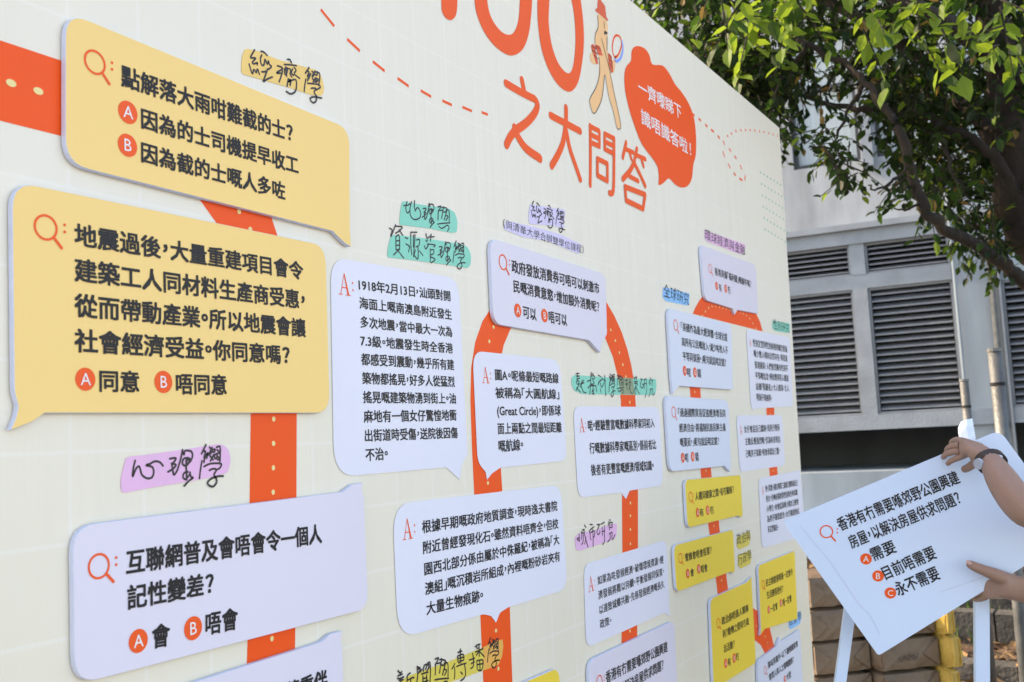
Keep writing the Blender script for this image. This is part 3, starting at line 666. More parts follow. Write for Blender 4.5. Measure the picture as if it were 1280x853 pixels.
DATA = [[(110,80),(150,75)],[(125,65),(130,150)],[(110,110),(155,110)],[(115,150),(155,140)],[(115,180),(130,170),(150,190),(130,220),(115,200),(115,180)],[(150,215),(110,300)],[(115,265),(165,325)],[(190,165),(170,230)],[(165,215),(215,200)],[(210,165),(160,260)],[(175,240),(205,320),(240,330)],
  [(255,180),(300,165)],[(305,90),(300,250),(290,350)],[(265,270),(320,210)],[(310,60),(320,90)],[(330,75),(340,90)],[(310,110),(355,110),(350,150),(320,140)],[(330,170),(350,200),(320,230)],[(310,240),(370,235)],[(340,240),(330,300),(350,350),(320,340)],[(370,240),(385,320)],[(350,290),(320,320)],
  [(405,95),(440,120)],[(405,200),(450,160)],[(430,160),(400,230)],[(430,200),(450,260),(480,200)],[(450,140),(500,180)],[(490,100),(495,220),(505,370)],[(430,280),(440,330)]]
POL = [[(760,170),(800,160)],[(780,170),(785,280)],[(765,220),(800,215)],[(830,150),(810,210)],[(815,200),(840,195),(810,290)],[(820,230),(835,320),(860,345)],[(880,120),(890,170)],[(885,140),(920,125)],[(905,110),(915,160)],[(880,190),(930,185)],[(905,170),(905,300),(900,360)],[(885,210),(925,210),(920,240)],
  [(900,250),(875,330)],[(905,250),(950,345)],[(965,155),(990,150),(970,200),(965,240),(985,270),(1010,240),(990,220)],[(1010,160),(1045,145)],[(1020,170),(1020,280)],[(1005,215),(1045,210)],[(1045,160),(1050,300),(1030,395)],[(1095,130),(1105,145)],[(1085,170),(1080,210)],[(1090,165),(1130,165),(1125,190)],
  [(1100,190),(1090,230)],[(1115,200),(1125,235)],[(1090,290),(1130,280),(1120,340),(1145,360),(1155,330)],[(1105,290),(1080,380)]]
note('teal highlighted handwritten note crossing the orange arch', M['hl_teal'], [[(80,95),(45,140),(48,230),(90,310),(200,350),(700,358),(1160,362),(1180,260),(1175,150),(700,140),(300,110)]],
     DATA + sub(XUE, *XUE_BOX, 545,75, 632,385) + sub(YU, 545,150,668,405, 655,105, 742,350) + POL, z=z_n5, w=.0026, over=(M['hl_teal_over'], [(665,128),(860,138),(895,352),(705,352)]))
z_n6 = zz(9.48, 490-0, 790); z_n6 = zz(8.533, 490, 790)
note('yellow highlighted handwritten note at the lower edge, crossing an orange ribbon', M['hl_yellow'], [[(150,480),(70,560),(80,620),(600,545),(980,410),(985,395),(975,165),(600,320)]], sub(XUE, *XUE_BOX, 1018,62,1148,385) + sub(YU, 545,150,668,405, 458,285, 605,610) + [
  [(65,415),(88,440),(105,425)],[(65,470),(90,460),(110,450)],[(60,495),(85,500),(125,480)],[(95,500),(100,570)],[(80,520),(120,510)],[(195,440),(165,470),(160,540),(150,600)],[(160,520),(215,490),(235,490)],[(200,510),(200,600)],
  [(270,385),(275,450),(265,540)],[(270,370),(300,400),(285,440)],[(280,400),(300,380),(300,430),(320,400)],[(335,420),(345,360),(370,350)],[(360,400),(385,340),(395,380),(370,420)],[(370,350),(405,325),(410,430),(405,540),(405,600)],[(315,450),(385,430)],[(330,470),(330,560)],[(370,460),(370,560)],[(335,500),(368,490)],[(320,540),(385,520)],
  [(670,340),(650,380),(640,395)],[(668,380),(670,440),(665,500)],[(705,220),(745,205)],[(730,185),(730,250),(735,330)],[(700,260),(705,320),(720,330)],[(710,255),(760,240),(765,300),(720,310)],[(710,285),(762,272)],[(690,370),(740,350),(790,335)],[(775,350),(785,450),(765,500),(735,520)],[(735,430),(750,450)],
  [(825,300),(860,290),(880,280)],[(860,230),(870,300),(865,370),(840,390)],[(845,340),(880,320)],[(890,160),(910,140),(940,132)],[(905,160),(910,180)],[(930,150),(925,175)],[(890,215),(930,200),(970,180)],[(930,170),(930,260)],[(925,210),(900,250)],[(935,210),(985,265)],[(905,310),(910,400)],[(905,310),(965,300),(970,350),(955,410),(920,410)],[(910,350),(965,340)],[(935,300),(940,410)]], z=z_n6, w=.0027, over=(M['hl_over'], [(972,165),(1100,100),(1180,80),(1188,150),(1175,260),(1140,345),(1110,368),(982,410)]))
z_nc = zz(17.06, 715, 645)
note('pink highlighted handwritten note left of the right orange ribbon', M['hl_pink'], [[(140,380),(55,470),(90,740),(200,735),(600,600),(900,500),(950,420),(960,170),(850,170),(500,300)]], [
  [(110,485),(160,460)],[(150,385),(160,460),(155,540)],[(110,500),(165,540)],[(230,300),(265,290)],[(205,330),(210,420),(200,500)],[(215,370),(240,370),(235,560),(200,610)],[(255,290),(270,400),(300,520),(340,665)],[(300,470),(270,600)],[(270,195),(300,245)],
  [(385,180),(440,190)],[(370,350),(400,290),(470,235)],[(385,360),(390,450),(405,510)],[(400,360),(480,320),(480,420),(460,460)],[(440,290),(450,450),(450,655)],
  [(535,190),(590,180)],[(590,190),(560,270),(530,340),(560,400),(600,350),(590,320)],[(620,180),(690,135)],[(650,240),(640,330),(655,420)],[(640,340),(700,320)],[(695,210),(690,350),(695,500),(685,570),(655,610)],
  [(800,80),(820,95)],[(790,120),(775,230)],[(800,150),(860,140),(860,190)],[(810,180),(800,230)],[(840,190),(860,240),(800,250)],[(795,300),(800,260)],[(790,390),(850,350),(855,400),(850,480),(870,500),(915,400)],[(820,400),(810,500),(760,555)]], z=z_nc, w=.0028)
note('blue highlighted handwritten note above the pale blue boards', M['hl_blue'], [[(829,359),(828,371),(832,376.5),(858,382),(861.5,380),(861.8,367)]], [], [('全球研究', 829.5, 363, 861.5, 375, 16)])
note('pink highlighted handwritten note above the small lilac board', M['hl_pink'], [[(881,288),(880.5,298),(884,302),(925,318),(930,316),(932,306)]], [], [('環球經濟與金融', 881, 293, 931.5, 313.5, 13)])
note('teal highlighted handwritten note by the right end of the backdrop', M['hl_teal'], [[(965.5,401),(965.5,411),(969,414),(985,416.5),(987.5,414),(987.2,404.5)]], [], [('性別研究', 966.5, 405.5, 986.8, 411, 12)])
note('yellow highlighted handwritten note in two lines beside the bees board', M['hl_yellow'], [[(921,672),(921,684),(924,687),(936,682),(938.5,672),(937,664)],[(922.5,694),(922.5,708),(926,711),(938,705),(939.5,695),(938,688)]], [],
     [('政治與', 921, 675.5, 937.8, 668.5, 14), ('行政學', 922.5, 701, 939, 693, 14)])
note('blue highlighted handwritten note at the lower right corner of the backdrop', M['hl_blue'], [[(986,775),(985.6,783),(988,787),(1000,780),(1002,770),(1000,764)]], [], [('社會學', 986, 777.5, 1001.5, 769, 12)])
#@@REST
# ------------------------------------------------------------------ ground
M['paving'] = mat('grey paving', (.26,.255,.25), .85, .25, 3, .4, 30)
M['litter'] = mat('dry leaf litter', (.085,.055,.03), .95, .7, 14, 1.0, 45)
M['stone'] = mat('dark kerb stone', (.06,.058,.052), .9, .4, 8, .8, 30)
M['conc'] = mat('pale grey painted concrete', (.215,.275,.32), .8, .2, 1.2, .25, 60, stretch=(2.5,2.5,.5))
M['conc3'] = mat('upper wall concrete', (.30,.34,.365), .8, .24, 1.5, .25, 60, stretch=(2.5,2.5,.6))
M['conc2'] = mat('weathered concrete frame', (.23,.275,.31), .85, .18, 2.5, .3, 50)
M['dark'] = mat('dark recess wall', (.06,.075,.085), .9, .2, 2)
M['slat'] = mat('grey aluminium slat', (.20,.225,.25), .45, .08, 6, metal=.3)
M['slatback'] = mat('black louvre backing', (.012,.013,.015), .9)
M['frame'] = mat('dark window frame', (.03,.034,.04), .5)
M['curtain'] = mat('pale blinds', (.42,.50,.52), .8, .12, 3, stretch=(9, 9, .3))
M['steel'] = mat('galvanised steel', (.13,.14,.14), .55, .25, 15, .15, 60, metal=.6)
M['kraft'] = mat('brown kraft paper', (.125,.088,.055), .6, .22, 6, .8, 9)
M['yellowp'] = mat('yellow wrapping paper', (.42,.28,.055), .6, .15, 5, .7, 12)
M['card'] = mat('white placard card', lin((212, 231, 255)), .4, .015, 2, .05, 4)
M['grass'] = mat('short grass', (.08,.17,.02), .8, .3, 10)
g = MB(); S = 300
g.add([(-S,-S,0),(S,-S,0),(S,S,0),(-S,S,0)], [(0,1,2,3)])
tag(g.build('ground', M['paving'], loc=(0,0,0)), kind='structure')

# ------------------------------------------------------------------ the building behind
WD = (RH*-0.90 + FH*0.436).normalized()*-1          # along the wall, to the right
WN = Vector((WD.y, -WD.x, 0))
if WN.dot(FH) > 0: WN = -WN                          # towards the camera
WP = at(1100, 531, 12.0); WP.z = 0
def onwall(px, py, d=0.0):
    r = ray(px, py); t = (WP + WN*d - CAM).dot(WN)/r.dot(WN); p = CAM + r*t
    return ((p-WP).dot(WD), p.z)
def wv(s, z, d): return WP + WD*s + WN*d + Vector((0,0,z))
def wbox(mb, s0, s1, z0, z1, d0, d1, k=0):
    mb.box8([wv(s0,z0,d1), wv(s1,z0,d1), wv(s1,z0,d0), wv(s0,z0,d0), wv(s0,z1,d1), wv(s1,z1,d1), wv(s1,z1,d0), wv(s0,z1,d0)], k)
bld = empty('campus_building', wv(0, 0, 0))
tag(bld, 'pale grey concrete campus building with louvred bays and curtained windows behind the tree', 'building')
SL, SR = -14.0, 9.0
s_ul = onwall(1062.5,327)[0]; s_ur0 = onwall(1081,325)[0]; s_ur1 = onwall(1187.5,310)[0]
s_ll = onwall(1073,440)[0]; s_lr0 = onwall(1091.5,440)[0]; s_lr1 = onwall(1197.5,440)[0]
sA1 = (s_ul+s_ll)/2; sB0 = (s_ur0+s_lr0)/2; sB1 = (s_ur1+s_lr1)/2
sA0 = sA1 - (sB1-sB0)
zU1 = onwall(1079,304.5)[1]; zU0 = onwall(1082.6,343)[1]; zL1 = onwall(1084.4,360.6)[1]; zL0 = onwall(1099.5,518)[1]
zBeam = onwall(1003.8,541.4)[1]; zCor = onwall(1080,287)[1]
sC0 = onwall(1259,430)[0]; zR1 = onwall(1258,350)[1]; zR0 = zL0
sR = sC0 + 1.9
def bpart(name, mt, *boxes):
    m_ = MB()
    for b in boxes: wbox(m_, *b)
    return m_.build(name, mt, bld)
e = .002
# frame of the louvred storey
bpart('lower_beam', M['conc2'], (SL, SR, zBeam, zL0, -.35, .04))
bpart('middle_beam', M['conc2'], (sA0-.3, sB1, zL1, zU0, -.12, .02))
bpart('upper_beam', M['conc2'], (SL, SR, zU1, zCor, -.35, .05))
for a, b in ((sA1, sB0), (sA0-.3, sA0)):
    bpart('mullion', M['conc2'], (a, b, zL0, zL1, -.3, .03), (a, b, zU0, zU1, -.3, .03))
bpart('wall', M['conc'], (SL, sA0-.3, zL0, zU1, -.3, 0))
bpart('pillar', M['conc'], (sB1, sC0, zL0, zU1, -.3, .012))
bpart('pillar', M['conc'], (sC0, sR, zR1+.0, zU1, -.3, .010))
bpart('wall', M['conc'], (sR, SR, zL0, zU1, -.3, 0))
bpart('cornice', M['conc2'], (SL, SR, zCor, zCor+.07, -.3, .11))
# louvres
def louvre(s0, s1, z0, z1, n, d=-.03):
    m_ = MB(); wbox(m_, s0, s1, z0, z1, -.26, -.24)
    lv = m_.build('louvre', M['slatback'], bld)
    fr_ = MB()
    for b in ((s0, s1, z0, z0+.03), (s0, s1, z1-.03, z1), (s0, s0+.03, z0+.031, z1-.031), (s1-.03, s1, z0+.031, z1-.031)): wbox(fr_, b[0]+e, b[1]-e, b[2]+e, b[3]-e, -.2, d+.02)
    fr_.build('louvre_frame', M['slat'], lv)
    pitch = (z1-z0-.06)/n; me = None
    for i in range(n):
        zc = z0+.03+pitch*(i+.5)
        h = pitch*.5
        sm = MB(); a, b = s0+.035, s1-.035
        pr = [(-.16, h*.9), (-.02, -h*.62), (-.012, -h*.62), (-.012, -h*.38), (-.15, h*1.0+.004)]
        pr = [(d-.13, h*.95), (d, -h*.55), (d, -h*.15), (d-.12, h*1.15)]
        if me is None:
            sm.add([wv(a, q[1], q[0]) for q in pr]+[wv(b, q[1], q[0]) for q in pr], [(0,1,5,4),(1,2,6,5),(2,3,7,6),(3,0,4,7),(3,2,1,0),(4,5,6,7)])
            o = sm.build('slat', M['slat'], lv, loc=wv(a, 0, 0)); me = o.data; o.location = wv(a, zc, 0) - ORG[lv]
        else:
            o = bpy.data.objects.new('slat', me); COL.objects.link(o); o.parent = lv; o.location = wv(a, zc, 0) - ORG[lv]
    return lv
louvre(sA0, sA1, zL0, zL1, 18); louvre(sB0, sB1, zL0, zL1, 18)
louvre(sA0, sA1, zU0, zU1, 5); louvre(sB0, sB1, zU0, zU1, 5)
louvre(sC0, sR, zR0, zR1, 17)
# thin conduit beside the right louvre and drain pipes
m_ = MB(); m_.tube([wv(sB1+.03, zBeam, .05), wv(sB1+.03, zCor+3, .17)], .018, 8); m_.build('conduit', M['conc'], bld)
m_ = MB(); m_.tube([wv(sC0-.10, 0, .06), wv(sC0-.10, zU1, .06)], .03, 8); m_.build('drain_pipe', M['steel'], bld)
m_ = MB(); m_.tube([wv(sC0-.02, 0, .05), wv(sC0-.02, zU1-.2, .05)], .018, 8); m_.build('drain_pipe', M['slat'], bld)
# recess under the beam, plinth below
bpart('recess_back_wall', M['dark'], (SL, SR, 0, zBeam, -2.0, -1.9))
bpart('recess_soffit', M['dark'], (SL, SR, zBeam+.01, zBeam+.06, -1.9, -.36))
zP = onwall(1050, 589)[1]
bpart('plinth', M['conc'], (SL, SR, -.05, zP, -1.9, .35))
bpart('plinth_step', M['conc2'], (SL, SR, -.05, zP*.45, .352, .75))
for sx in (sC0-.45, sA0-1.5): bpart('column', M['conc2'], (sx, sx+.42, zP, zBeam, -.34, .0))
# upper storey with windows
w1 = onwall(987, 150, 0)[0], onwall(1072, 150)[0]; w2 = onwall(1092, 150)[0], onwall(1138, 150)[0]
zW0 = onwall(990, 213.5)[1]; zWm = onwall(988, 115)[1]; zW1 = zW0 + 1.75
top = zW1 + 5.5
wins = [(w1[0], w1[1]), (w2[0], w2[1]), (w2[1]+.5, w2[1]+1.3), (w1[0]-1.9, w1[0]-.75), (w1[0]-3.6, w1[0]-2.3)]
segs = sorted(wins); cur = SL; pb = []
for a, b in segs: pb.append((cur, a, zW0, zW1)); cur = b
pb.append((cur, SR, zW0, zW1))
bpart('upper_wall', M['conc3'], (SL, SR, zCor+.07, zW0, -.3, 0))
for q in pb: bpart('window_pier', M['conc3'], (q[0], q[1], q[2], q[3], -.3, -.001))
bpart('upper_wall', M['conc3'], (SL, SR, zW1, zW1+1.1, -.3, 0))
for q in pb: bpart('window_pier', M['conc3'], (q[0], q[1], zW1+1.1, zW1+2.9, -.3, -.001))
bpart('upper_wall', M['conc3'], (SL, SR, zW1+2.9, top, -.3, 0))
for (za, zb) in ((zW0, zW1), (zW1+1.1, zW1+2.9)):
    for a, b in wins:
        m_ = MB(); wbox(m_, a+.01, b-.01, za+.01, zb-.01, -.17, -.16)
        wn = m_.build('window', M['curtain'], bld)
        m_ = MB()
        zm = zWm if za == zW0 else za+1.1
        for bx in ((a, b, za, za+.06), (a, b, zb-.06, zb), (a, a+.05, za+.06, zb-.06), (b-.05, b, za+.06, zb-.06), (a+.05, b-.05, zm-.025, zm+.025)):
            wbox(m_, bx[0]+e, bx[1]-e, bx[2]+e, bx[3]-e, -.15, -.07)
        m_.build('window_frame', M['frame'], wn)
bpart('downpipe_box', M['conc2'], (w1[1]+.03, w2[0]-.03, zW0-.12, zW1, 0.001, .14))

# ------------------------------------------------------------------ ground between board and building
def gpt(px, py): return ground(px, py)
def gsheet(name, mt, pxs, z, kind='structure'):
    m_ = MB(); ps = [ground(x, y, 0) for x, y in pxs]
    m_.add([(p.x, p.y, z) for p in ps], [tuple(range(len(ps)))]); o = m_.build(name, mt); tag(o, kind=kind); return o
# planting bed: a strip parallel to the wall
def wst(s, d): 
    p = WP + WD*s + WN*d; return p
bed = MB(); random.seed(3)
nx, ny = 60, 24; vv = []; ff = []
for j in range(ny+1):
    for i in range(nx+1):
        p = wst(-7 + 12*i/nx, .76 + 6.6*j/ny); p.z = .02 + random.random()*.03 + (.05 if 0 < j < ny else 0)*random.random(); vv.append(p)
for j in range(ny):
    for i in range(nx):
        a = j*(nx+1)+i; ff.append((a, a+1, a+nx+2, a+nx+1))
bed.add(vv, ff); tag(bed.build('soil_bed', M['litter']), kind='structure')
# dry leaves on it
litm = [mat('dry leaf tan', (.20,.12,.05), .8), mat('dry leaf brown', (.08,.04,.018), .8), mat('dry leaf ochre', (.26,.16,.06), .8)]
lf = MB()
for i in range(6500):
    p = wst(random.uniform(-3.5, 4.6), random.uniform(.8, 7.2)); p.z = .07 + random.random()*.04
    a = random.uniform(0, 2*pi); L = random.uniform(.035, .075); w_ = L*.45
    x = Vector((cos(a), sin(a), random.uniform(-.4, .4))); y = Vector((-sin(a), cos(a), random.uniform(-.5, .5)))
    lf.add([p-x*L, p+y*w_+Vector((0,0,.012)), p+x*L, p-y*w_], [(0,1,2,3)], random.randrange(3))
tag(lf.build('leaf_litter', litm), kind='stuff')
# two rows of kerb stones in front of the bed and inside it
def stones(dd, h, n, s0, s1):
    me = None
    for i in range(n):
        a = s0+(s1-s0)*i/n; L = (s1-s0)/n*.96; hh = h*random.uniform(.85, 1.1); w_ = .16
        m_ = MB(); jit = lambda: random.uniform(-.012, .012)
        base = [(a, dd+w_), (a+L, dd+w_), (a+L, dd), (a, dd)]
        lo = [wst(s, d) + Vector((jit(), jit(), 0)) for s, d in base]
        hi = [p + Vector((jit(), jit(), hh+jit())) for p in lo]
        m_.box8(lo+hi); o = m_.build('stone', M['stone'], curb)
curb = empty('stone_edging', wst(0, 4)); tag(curb, 'rows of dark edging stones crossing the leaf covered bed', 'edging')
stones(3.15, .20, 14, -3.2, 4.6); stones(4.35, .24, 13, -3.2, 4.6); stones(5.0, .30, 16, -3.2, 4.6); stones(6.1, .16, 19, -3.2, 4.6)
# grass tuft on the right
gp = ground(1262, 785); gr = MB()
for i in range(2600):
    p = Vector((gp.x, gp.y, .03)) + Vector((random.gauss(0, .45), random.gauss(0, .55), 0)); h = random.uniform(.05, .22); a = random.uniform(0, 2*pi); w_ = .009
    q = Vector((cos(a), sin(a), 0)); gr.add([p-q*w_, p+q*w_, p+Vector((random.uniform(-.05,.05), random.uniform(-.05,.05), h))], [(0,1,2)])
tag(gr.build('grass_patch', M['grass'], loc=(gp.x, gp.y, 0)), kind='stuff', label='small patch of bright green grass behind the steel post')

# ------------------------------------------------------------------ kraft paper packages
PD = 4.75
def pk(px, py, d=PD): return at(px, py, d)
psx = (at(1100, 760, PD) - at(1000, 760, PD)).length/100     # metres per pixel there
pR = (RH*.97 + FH*.24).normalized(); pB = Vector((-pR.y, pR.x, 0))
if pB.dot(FH) < 0: pB = -pB
rowh = 41.0*PD/FPX
zrow = at(1060, 802, PD).z
def package(name, px0, px1, zb, mt, label, group, depth=.24, text=None, seed=0):
    rnd = random.Random(seed)
    a = at(px0, 802, PD); w = (px1-px0)*psx; a.z = zb
    b = bpy.data.meshes.new(name)
    NX, NZ, NY = 9, 5, 6
    h = rowh*.965
    vs = []; fs = []; idx = {}
    def V(i, j, k):
        if (i, j, k) in idx: return idx[(i, j, k)]
        x = w*i/NX; y = depth*j/NY; z = h*k/NZ
        bulge = .008
        ex = min(i, NX-i)/NX*2; ey = min(j, NY-j)/NY*2; ez = min(k, NZ-k)/NZ*2
        dz = bulge*(1 if k == NZ else 0)*min(1, ex*2)*min(1, ey*2)
        dy = -bulge*1.4*(1 if j == 0 else 0)*min(1, ex*2)*min(1, ez*1.5)
        r = .0035
        # soft corners
        cx = (.010 if i == 0 else -.010 if i == NX else 0)*(1 if k in (0, NZ) or j in (0, NY) else 0)
        cz = (.007 if k == 0 else -.007 if k == NZ else 0)*(1 if j in (0, NY) or i in (0, NX) else 0)
        p = a + pR*(x+cx+rnd.uniform(-r, r)) + pB*(y+dy+rnd.uniform(-r, r)) + Vector((0, 0, z+dz+cz+rnd.uniform(-r, r)*.6))
        vs.append(p); idx[(i, j, k)] = len(vs)-1; return idx[(i, j, k)]
    def quad(a_, b_, c_, d_): fs.append((V(*a_), V(*b_), V(*c_), V(*d_)))
    for i in range(NX):
        for k in range(NZ):
            quad((i,0,k),(i+1,0,k),(i+1,0,k+1),(i,0,k+1)); quad((i+1,NY,k),(i,NY,k),(i,NY,k+1),(i+1,NY,k+1))
        for j in range(NY):
            quad((i,j,NZ),(i+1,j,NZ),(i+1,j+1,NZ),(i,j+1,NZ)); quad((i,j+1,0),(i+1,j+1,0),(i+1,j,0),(i,j,0))
    for j in range(NY):
        for k in range(NZ):
            quad((0,j+1,k),(0,j,k),(0,j,k+1),(0,j+1,k+1)); quad((NX,j,k),(NX,j+1,k),(NX,j+1,k+1),(NX,j,k+1))
    o = mk(name, vs, fs, mt, loc=a); tag(o, label, 'package', group)
    # folded flaps of the end wrapping: two raised triangular folds meeting in a point
    out = pB*-1
    f0 = a + out*.016; H_ = h
    m_ = MB(); side = w*.30
    for sx, sg in ((0, 1), (w, -1)):
        p0 = f0 + pR*(sx+sg*.012) + Vector((0,0,.012)); p1 = f0 + pR*(sx+sg*.012) + Vector((0,0,H_-.012)); p2 = f0 + pR*(sx+sg*side) + Vector((0,0,H_*.5)) + out*.004
        m_ = MB(); m_.add([p0, p2, p1, p0+pB*.012, p2+pB*.012, p1+pB*.012], [(0,1,2), (0,3,4,1), (1,4,5,2), (2,5,3,0)])
        m_.build('flap', mt, o)
    if text:
        def wf(p, off): return f0 + pR*p[0] + Vector((0,0,p[1])) + out*off
        k = Ink(.0015, None, wf); vs_, fs_ = glyphs(text[0], 0)
        xs = [v[0] for v in vs_]; s_ = text[3]/(max(xs)-min(xs))
        for v in vs_: k.v.append(wf((text[1] + (v[0]-min(xs))*s_ + .15*v[1]*s_, text[2] + v[1]*s_*1.15 + v[0]*s_*.06), .004))
        k.f = fs_; k.build('handwriting', M['pen'], o)
    return o
def zb(i): return zrow + i*rowh                     # bottom of row i; row 0 sits above the 802 line
n_down = int(zrow/rowh); z_first = zrow - n_down*rowh
GL, GR_, GY = 'brown packages in the left stack', 'brown packages in the right stack', 'yellow packages behind the right stack'
names = ['lowest', 'second', 'third', 'fourth', 'fifth', 'sixth', 'seventh', 'eighth', 'ninth']
pal = MB(); pa = at(1006, 802, PD); pa.z = 0
pal.box(pa, pR*(205*psx), pB*.32, Vector((0,0,z_first-.003)))
tag(pal.build('low_platform', M['stone'], loc=pa), 'low dark platform under the stacked packages', 'platform')
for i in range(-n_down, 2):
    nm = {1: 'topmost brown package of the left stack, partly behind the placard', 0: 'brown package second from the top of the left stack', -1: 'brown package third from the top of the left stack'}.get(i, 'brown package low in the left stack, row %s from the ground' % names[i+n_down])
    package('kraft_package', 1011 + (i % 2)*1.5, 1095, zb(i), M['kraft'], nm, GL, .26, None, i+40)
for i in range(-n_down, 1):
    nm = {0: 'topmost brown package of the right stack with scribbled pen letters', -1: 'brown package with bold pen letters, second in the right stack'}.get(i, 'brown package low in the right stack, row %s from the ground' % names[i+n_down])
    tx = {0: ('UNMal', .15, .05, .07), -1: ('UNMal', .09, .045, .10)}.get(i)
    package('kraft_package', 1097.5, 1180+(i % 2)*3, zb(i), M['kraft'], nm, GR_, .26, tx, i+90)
for i in range(-n_down, 1):
    package('yellow_package', 1181+(i % 2)*4, 1198+(i % 2)*5, zb(i)+.004, M['yellowp'], ('yellow wrapped package at the top right of the brown stacks' if i == 0 else 'yellow wrapped package under the top yellow one' if i == -1 else 'yellow wrapped package low beside the brown stacks, row %s from the ground' % names[i+n_down]), GY, .22, None, i+140)

# ------------------------------------------------------------------ steel posts with a band each
def post(x0, y0, x1, y1, d, r, label, band):
    p0 = at(x0, y0, d); 
    p1 = Vector((p0.x, p0.y, 0)) + RIGHT*0
    t_ = empty('steel_post', p1); tag(t_, label, 'post', 'galvanised posts behind the placard')
    m_ = MB(); m_.tube([p1, p0], r, 14); o = m_.build('pole', M['steel'], t_)
    for pl in o.data.polygons: pl.use_smooth = len(pl.vertices) == 4
    m_ = MB(); m_.tube([p0, p0+Vector((0,0,.012))], r*1.1, 14); m_.build('cap', M['steel'], t_)
    pb_ = at(x0+(x1-x0)*band, y0+(y1-y0)*band, d).z
    m_ = MB(); m_.tube([Vector((p0.x,p0.y,pb_)), Vector((p0.x,p0.y,pb_+.012))], r*1.12, 14); m_.build('band', M['slatback'], t_)
    return p0
pA = post(1205, 477, 1209, 524, 5.2, .021, 'thin grey steel post with white paper tied to it', .7)
pBp = post(1243, 440, 1247, 541, 3.9, .0245, 'thick grey steel post rising above the placard', .42)
# crumpled white paper on the thin post
m_ = MB(); d_ = 4.9
pp = [(1202,528),(1208,525),(1215.5,523.5),(1217,533),(1219.5,547),(1220,556),(1207,557),(1201,553),(1199,543),(1198.5,535)]
dz_ = [0,-.01,.008,.0,-.006,.004,-.008,.006,0,.004]
fr_ = [at(x, y, d_+dz_[i]) for i, (x, y) in enumerate(pp)]; md = [at(1207.5, 533, d_-.022), at(1211, 549, d_-.016)]
bk_ = [p + FH*.006 for p in fr_]; n = len(pp)
fcs = [(0,1,n),(1,2,n),(2,3,n),(3,n+1,n),(3,4,n+1),(4,5,n+1),(5,6,n+1),(6,7,n+1),(7,8,n+1),(8,n,n+1),(8,9,n),(9,0,n)]
m_.add(fr_+md+bk_, fcs + [(i, n+2+i, n+2+(i+1) % n, (i+1) % n) for i in range(n)] + [tuple(range(2*n+1, n+1, -1))])
tag(m_.build('folded_paper', M['card'], loc=md[0]), 'piece of folded white paper tied to the thin steel post above the hand', 'paper')

# ------------------------------------------------------------------ the held placard
PLD = 2.3
PC = at(1150, 690, PLD)
pn = (RIGHT*-.16 + DOWN*.02 + FWD*-1).normalized()    # faces the camera
px_ = RIGHT - pn*RIGHT.dot(pn); px_.normalize(); py_ = pn.cross(px_)
if py_.dot(DOWN) > 0: py_ = -py_
def opl(px, py, off=0.0):
    r = ray(px, py); t = (PC + pn*off - CAM).dot(pn)/r.dot(pn); p = CAM + r*t - PC
    return (p.dot(px_), p.dot(py_))
def wpl(p, off): return PC + px_*p[0] + py_*p[1] + pn*off
cor = rounded([opl(978,652)+(.012,), opl(1098,820)+(.008,), opl(1345,668)+(.03,), opl(1250,538.5)+(.02,)])
n = len(cor); th = .006
v = [wpl(p, 0) for p in cor] + [wpl(p, -th) for p in cor]
pl_o = mk('held_placard', v, [tuple(range(n)), tuple(range(2*n-1, n-1, -1))] + [(i, n+i, n+(i+1) % n, (i+1) % n) for i in range(n)], M['card'], loc=PC)
tag(pl_o, 'large white question placard tilted in a person\'s hands at the right', 'placard')
zp = zz(2.725, 1000, 540)
content(pl_o, .0008, [ln(zp, '香港有冇需要喺郊野公園興建', 130,318,538,152, 17), ln(zp, '房屋，以解決房屋供求問題？', 168,378,543,222, 17), ln(zp, '需要', 243,420,322,388, 17), ln(zp, '目前唔需要', 284,484,458,408, 17.5), ln(zp, '永不需要', 326,539,470,478, 18)],
        zp(90,340)+(7.5,), None, [('A',)+zp(225,433)+(7,), ('B',)+zp(266,491)+(7,), ('C',)+zp(308,549)+(7,)], opl, wpl)
k = Ink(.0006, opl, wpl); k.stroke([zp(*p) for p in ((0,318),(40,368),(100,440),(150,512),(200,585),(232,618),(252,650),(272,692))], .0012, cap=False); k.build('crease', M['foam'], pl_o)
k = Ink(.0006, opl, wpl); k.stroke([zp(*p) for p in ((480,545),(560,518),(640,490))], .0015, cap=False); k.build('crease', M['foam'], pl_o)
# two white legs below it
st = empty('placard_stand', Vector((at(1140,800,PLD).x, at(1140,800,PLD).y, 0))); tag(st, 'white stand of two flat legs below the tilted placard', 'stand')
def leg(a, b, d, w):
    top = at(a[0], a[1], d); q = at(b[0], b[1], d); dr = (q-top).normalized(); bot = top + dr*((0.0-top.z)/dr.z)
    x = RIGHT*w; y = FH*.012
    m_ = MB(); m_.box8([bot-x/2, bot+x/2, bot+x/2+y, bot-x/2+y, top-x/2, top+x/2, top+x/2+y, top-x/2+y]); m_.build('leg', M['card'], st)
leg((1064, 757), (1051, 853), PLD+.12, .0265); leg((1228, 738), (1228.8, 853), PLD+.03, .0325)

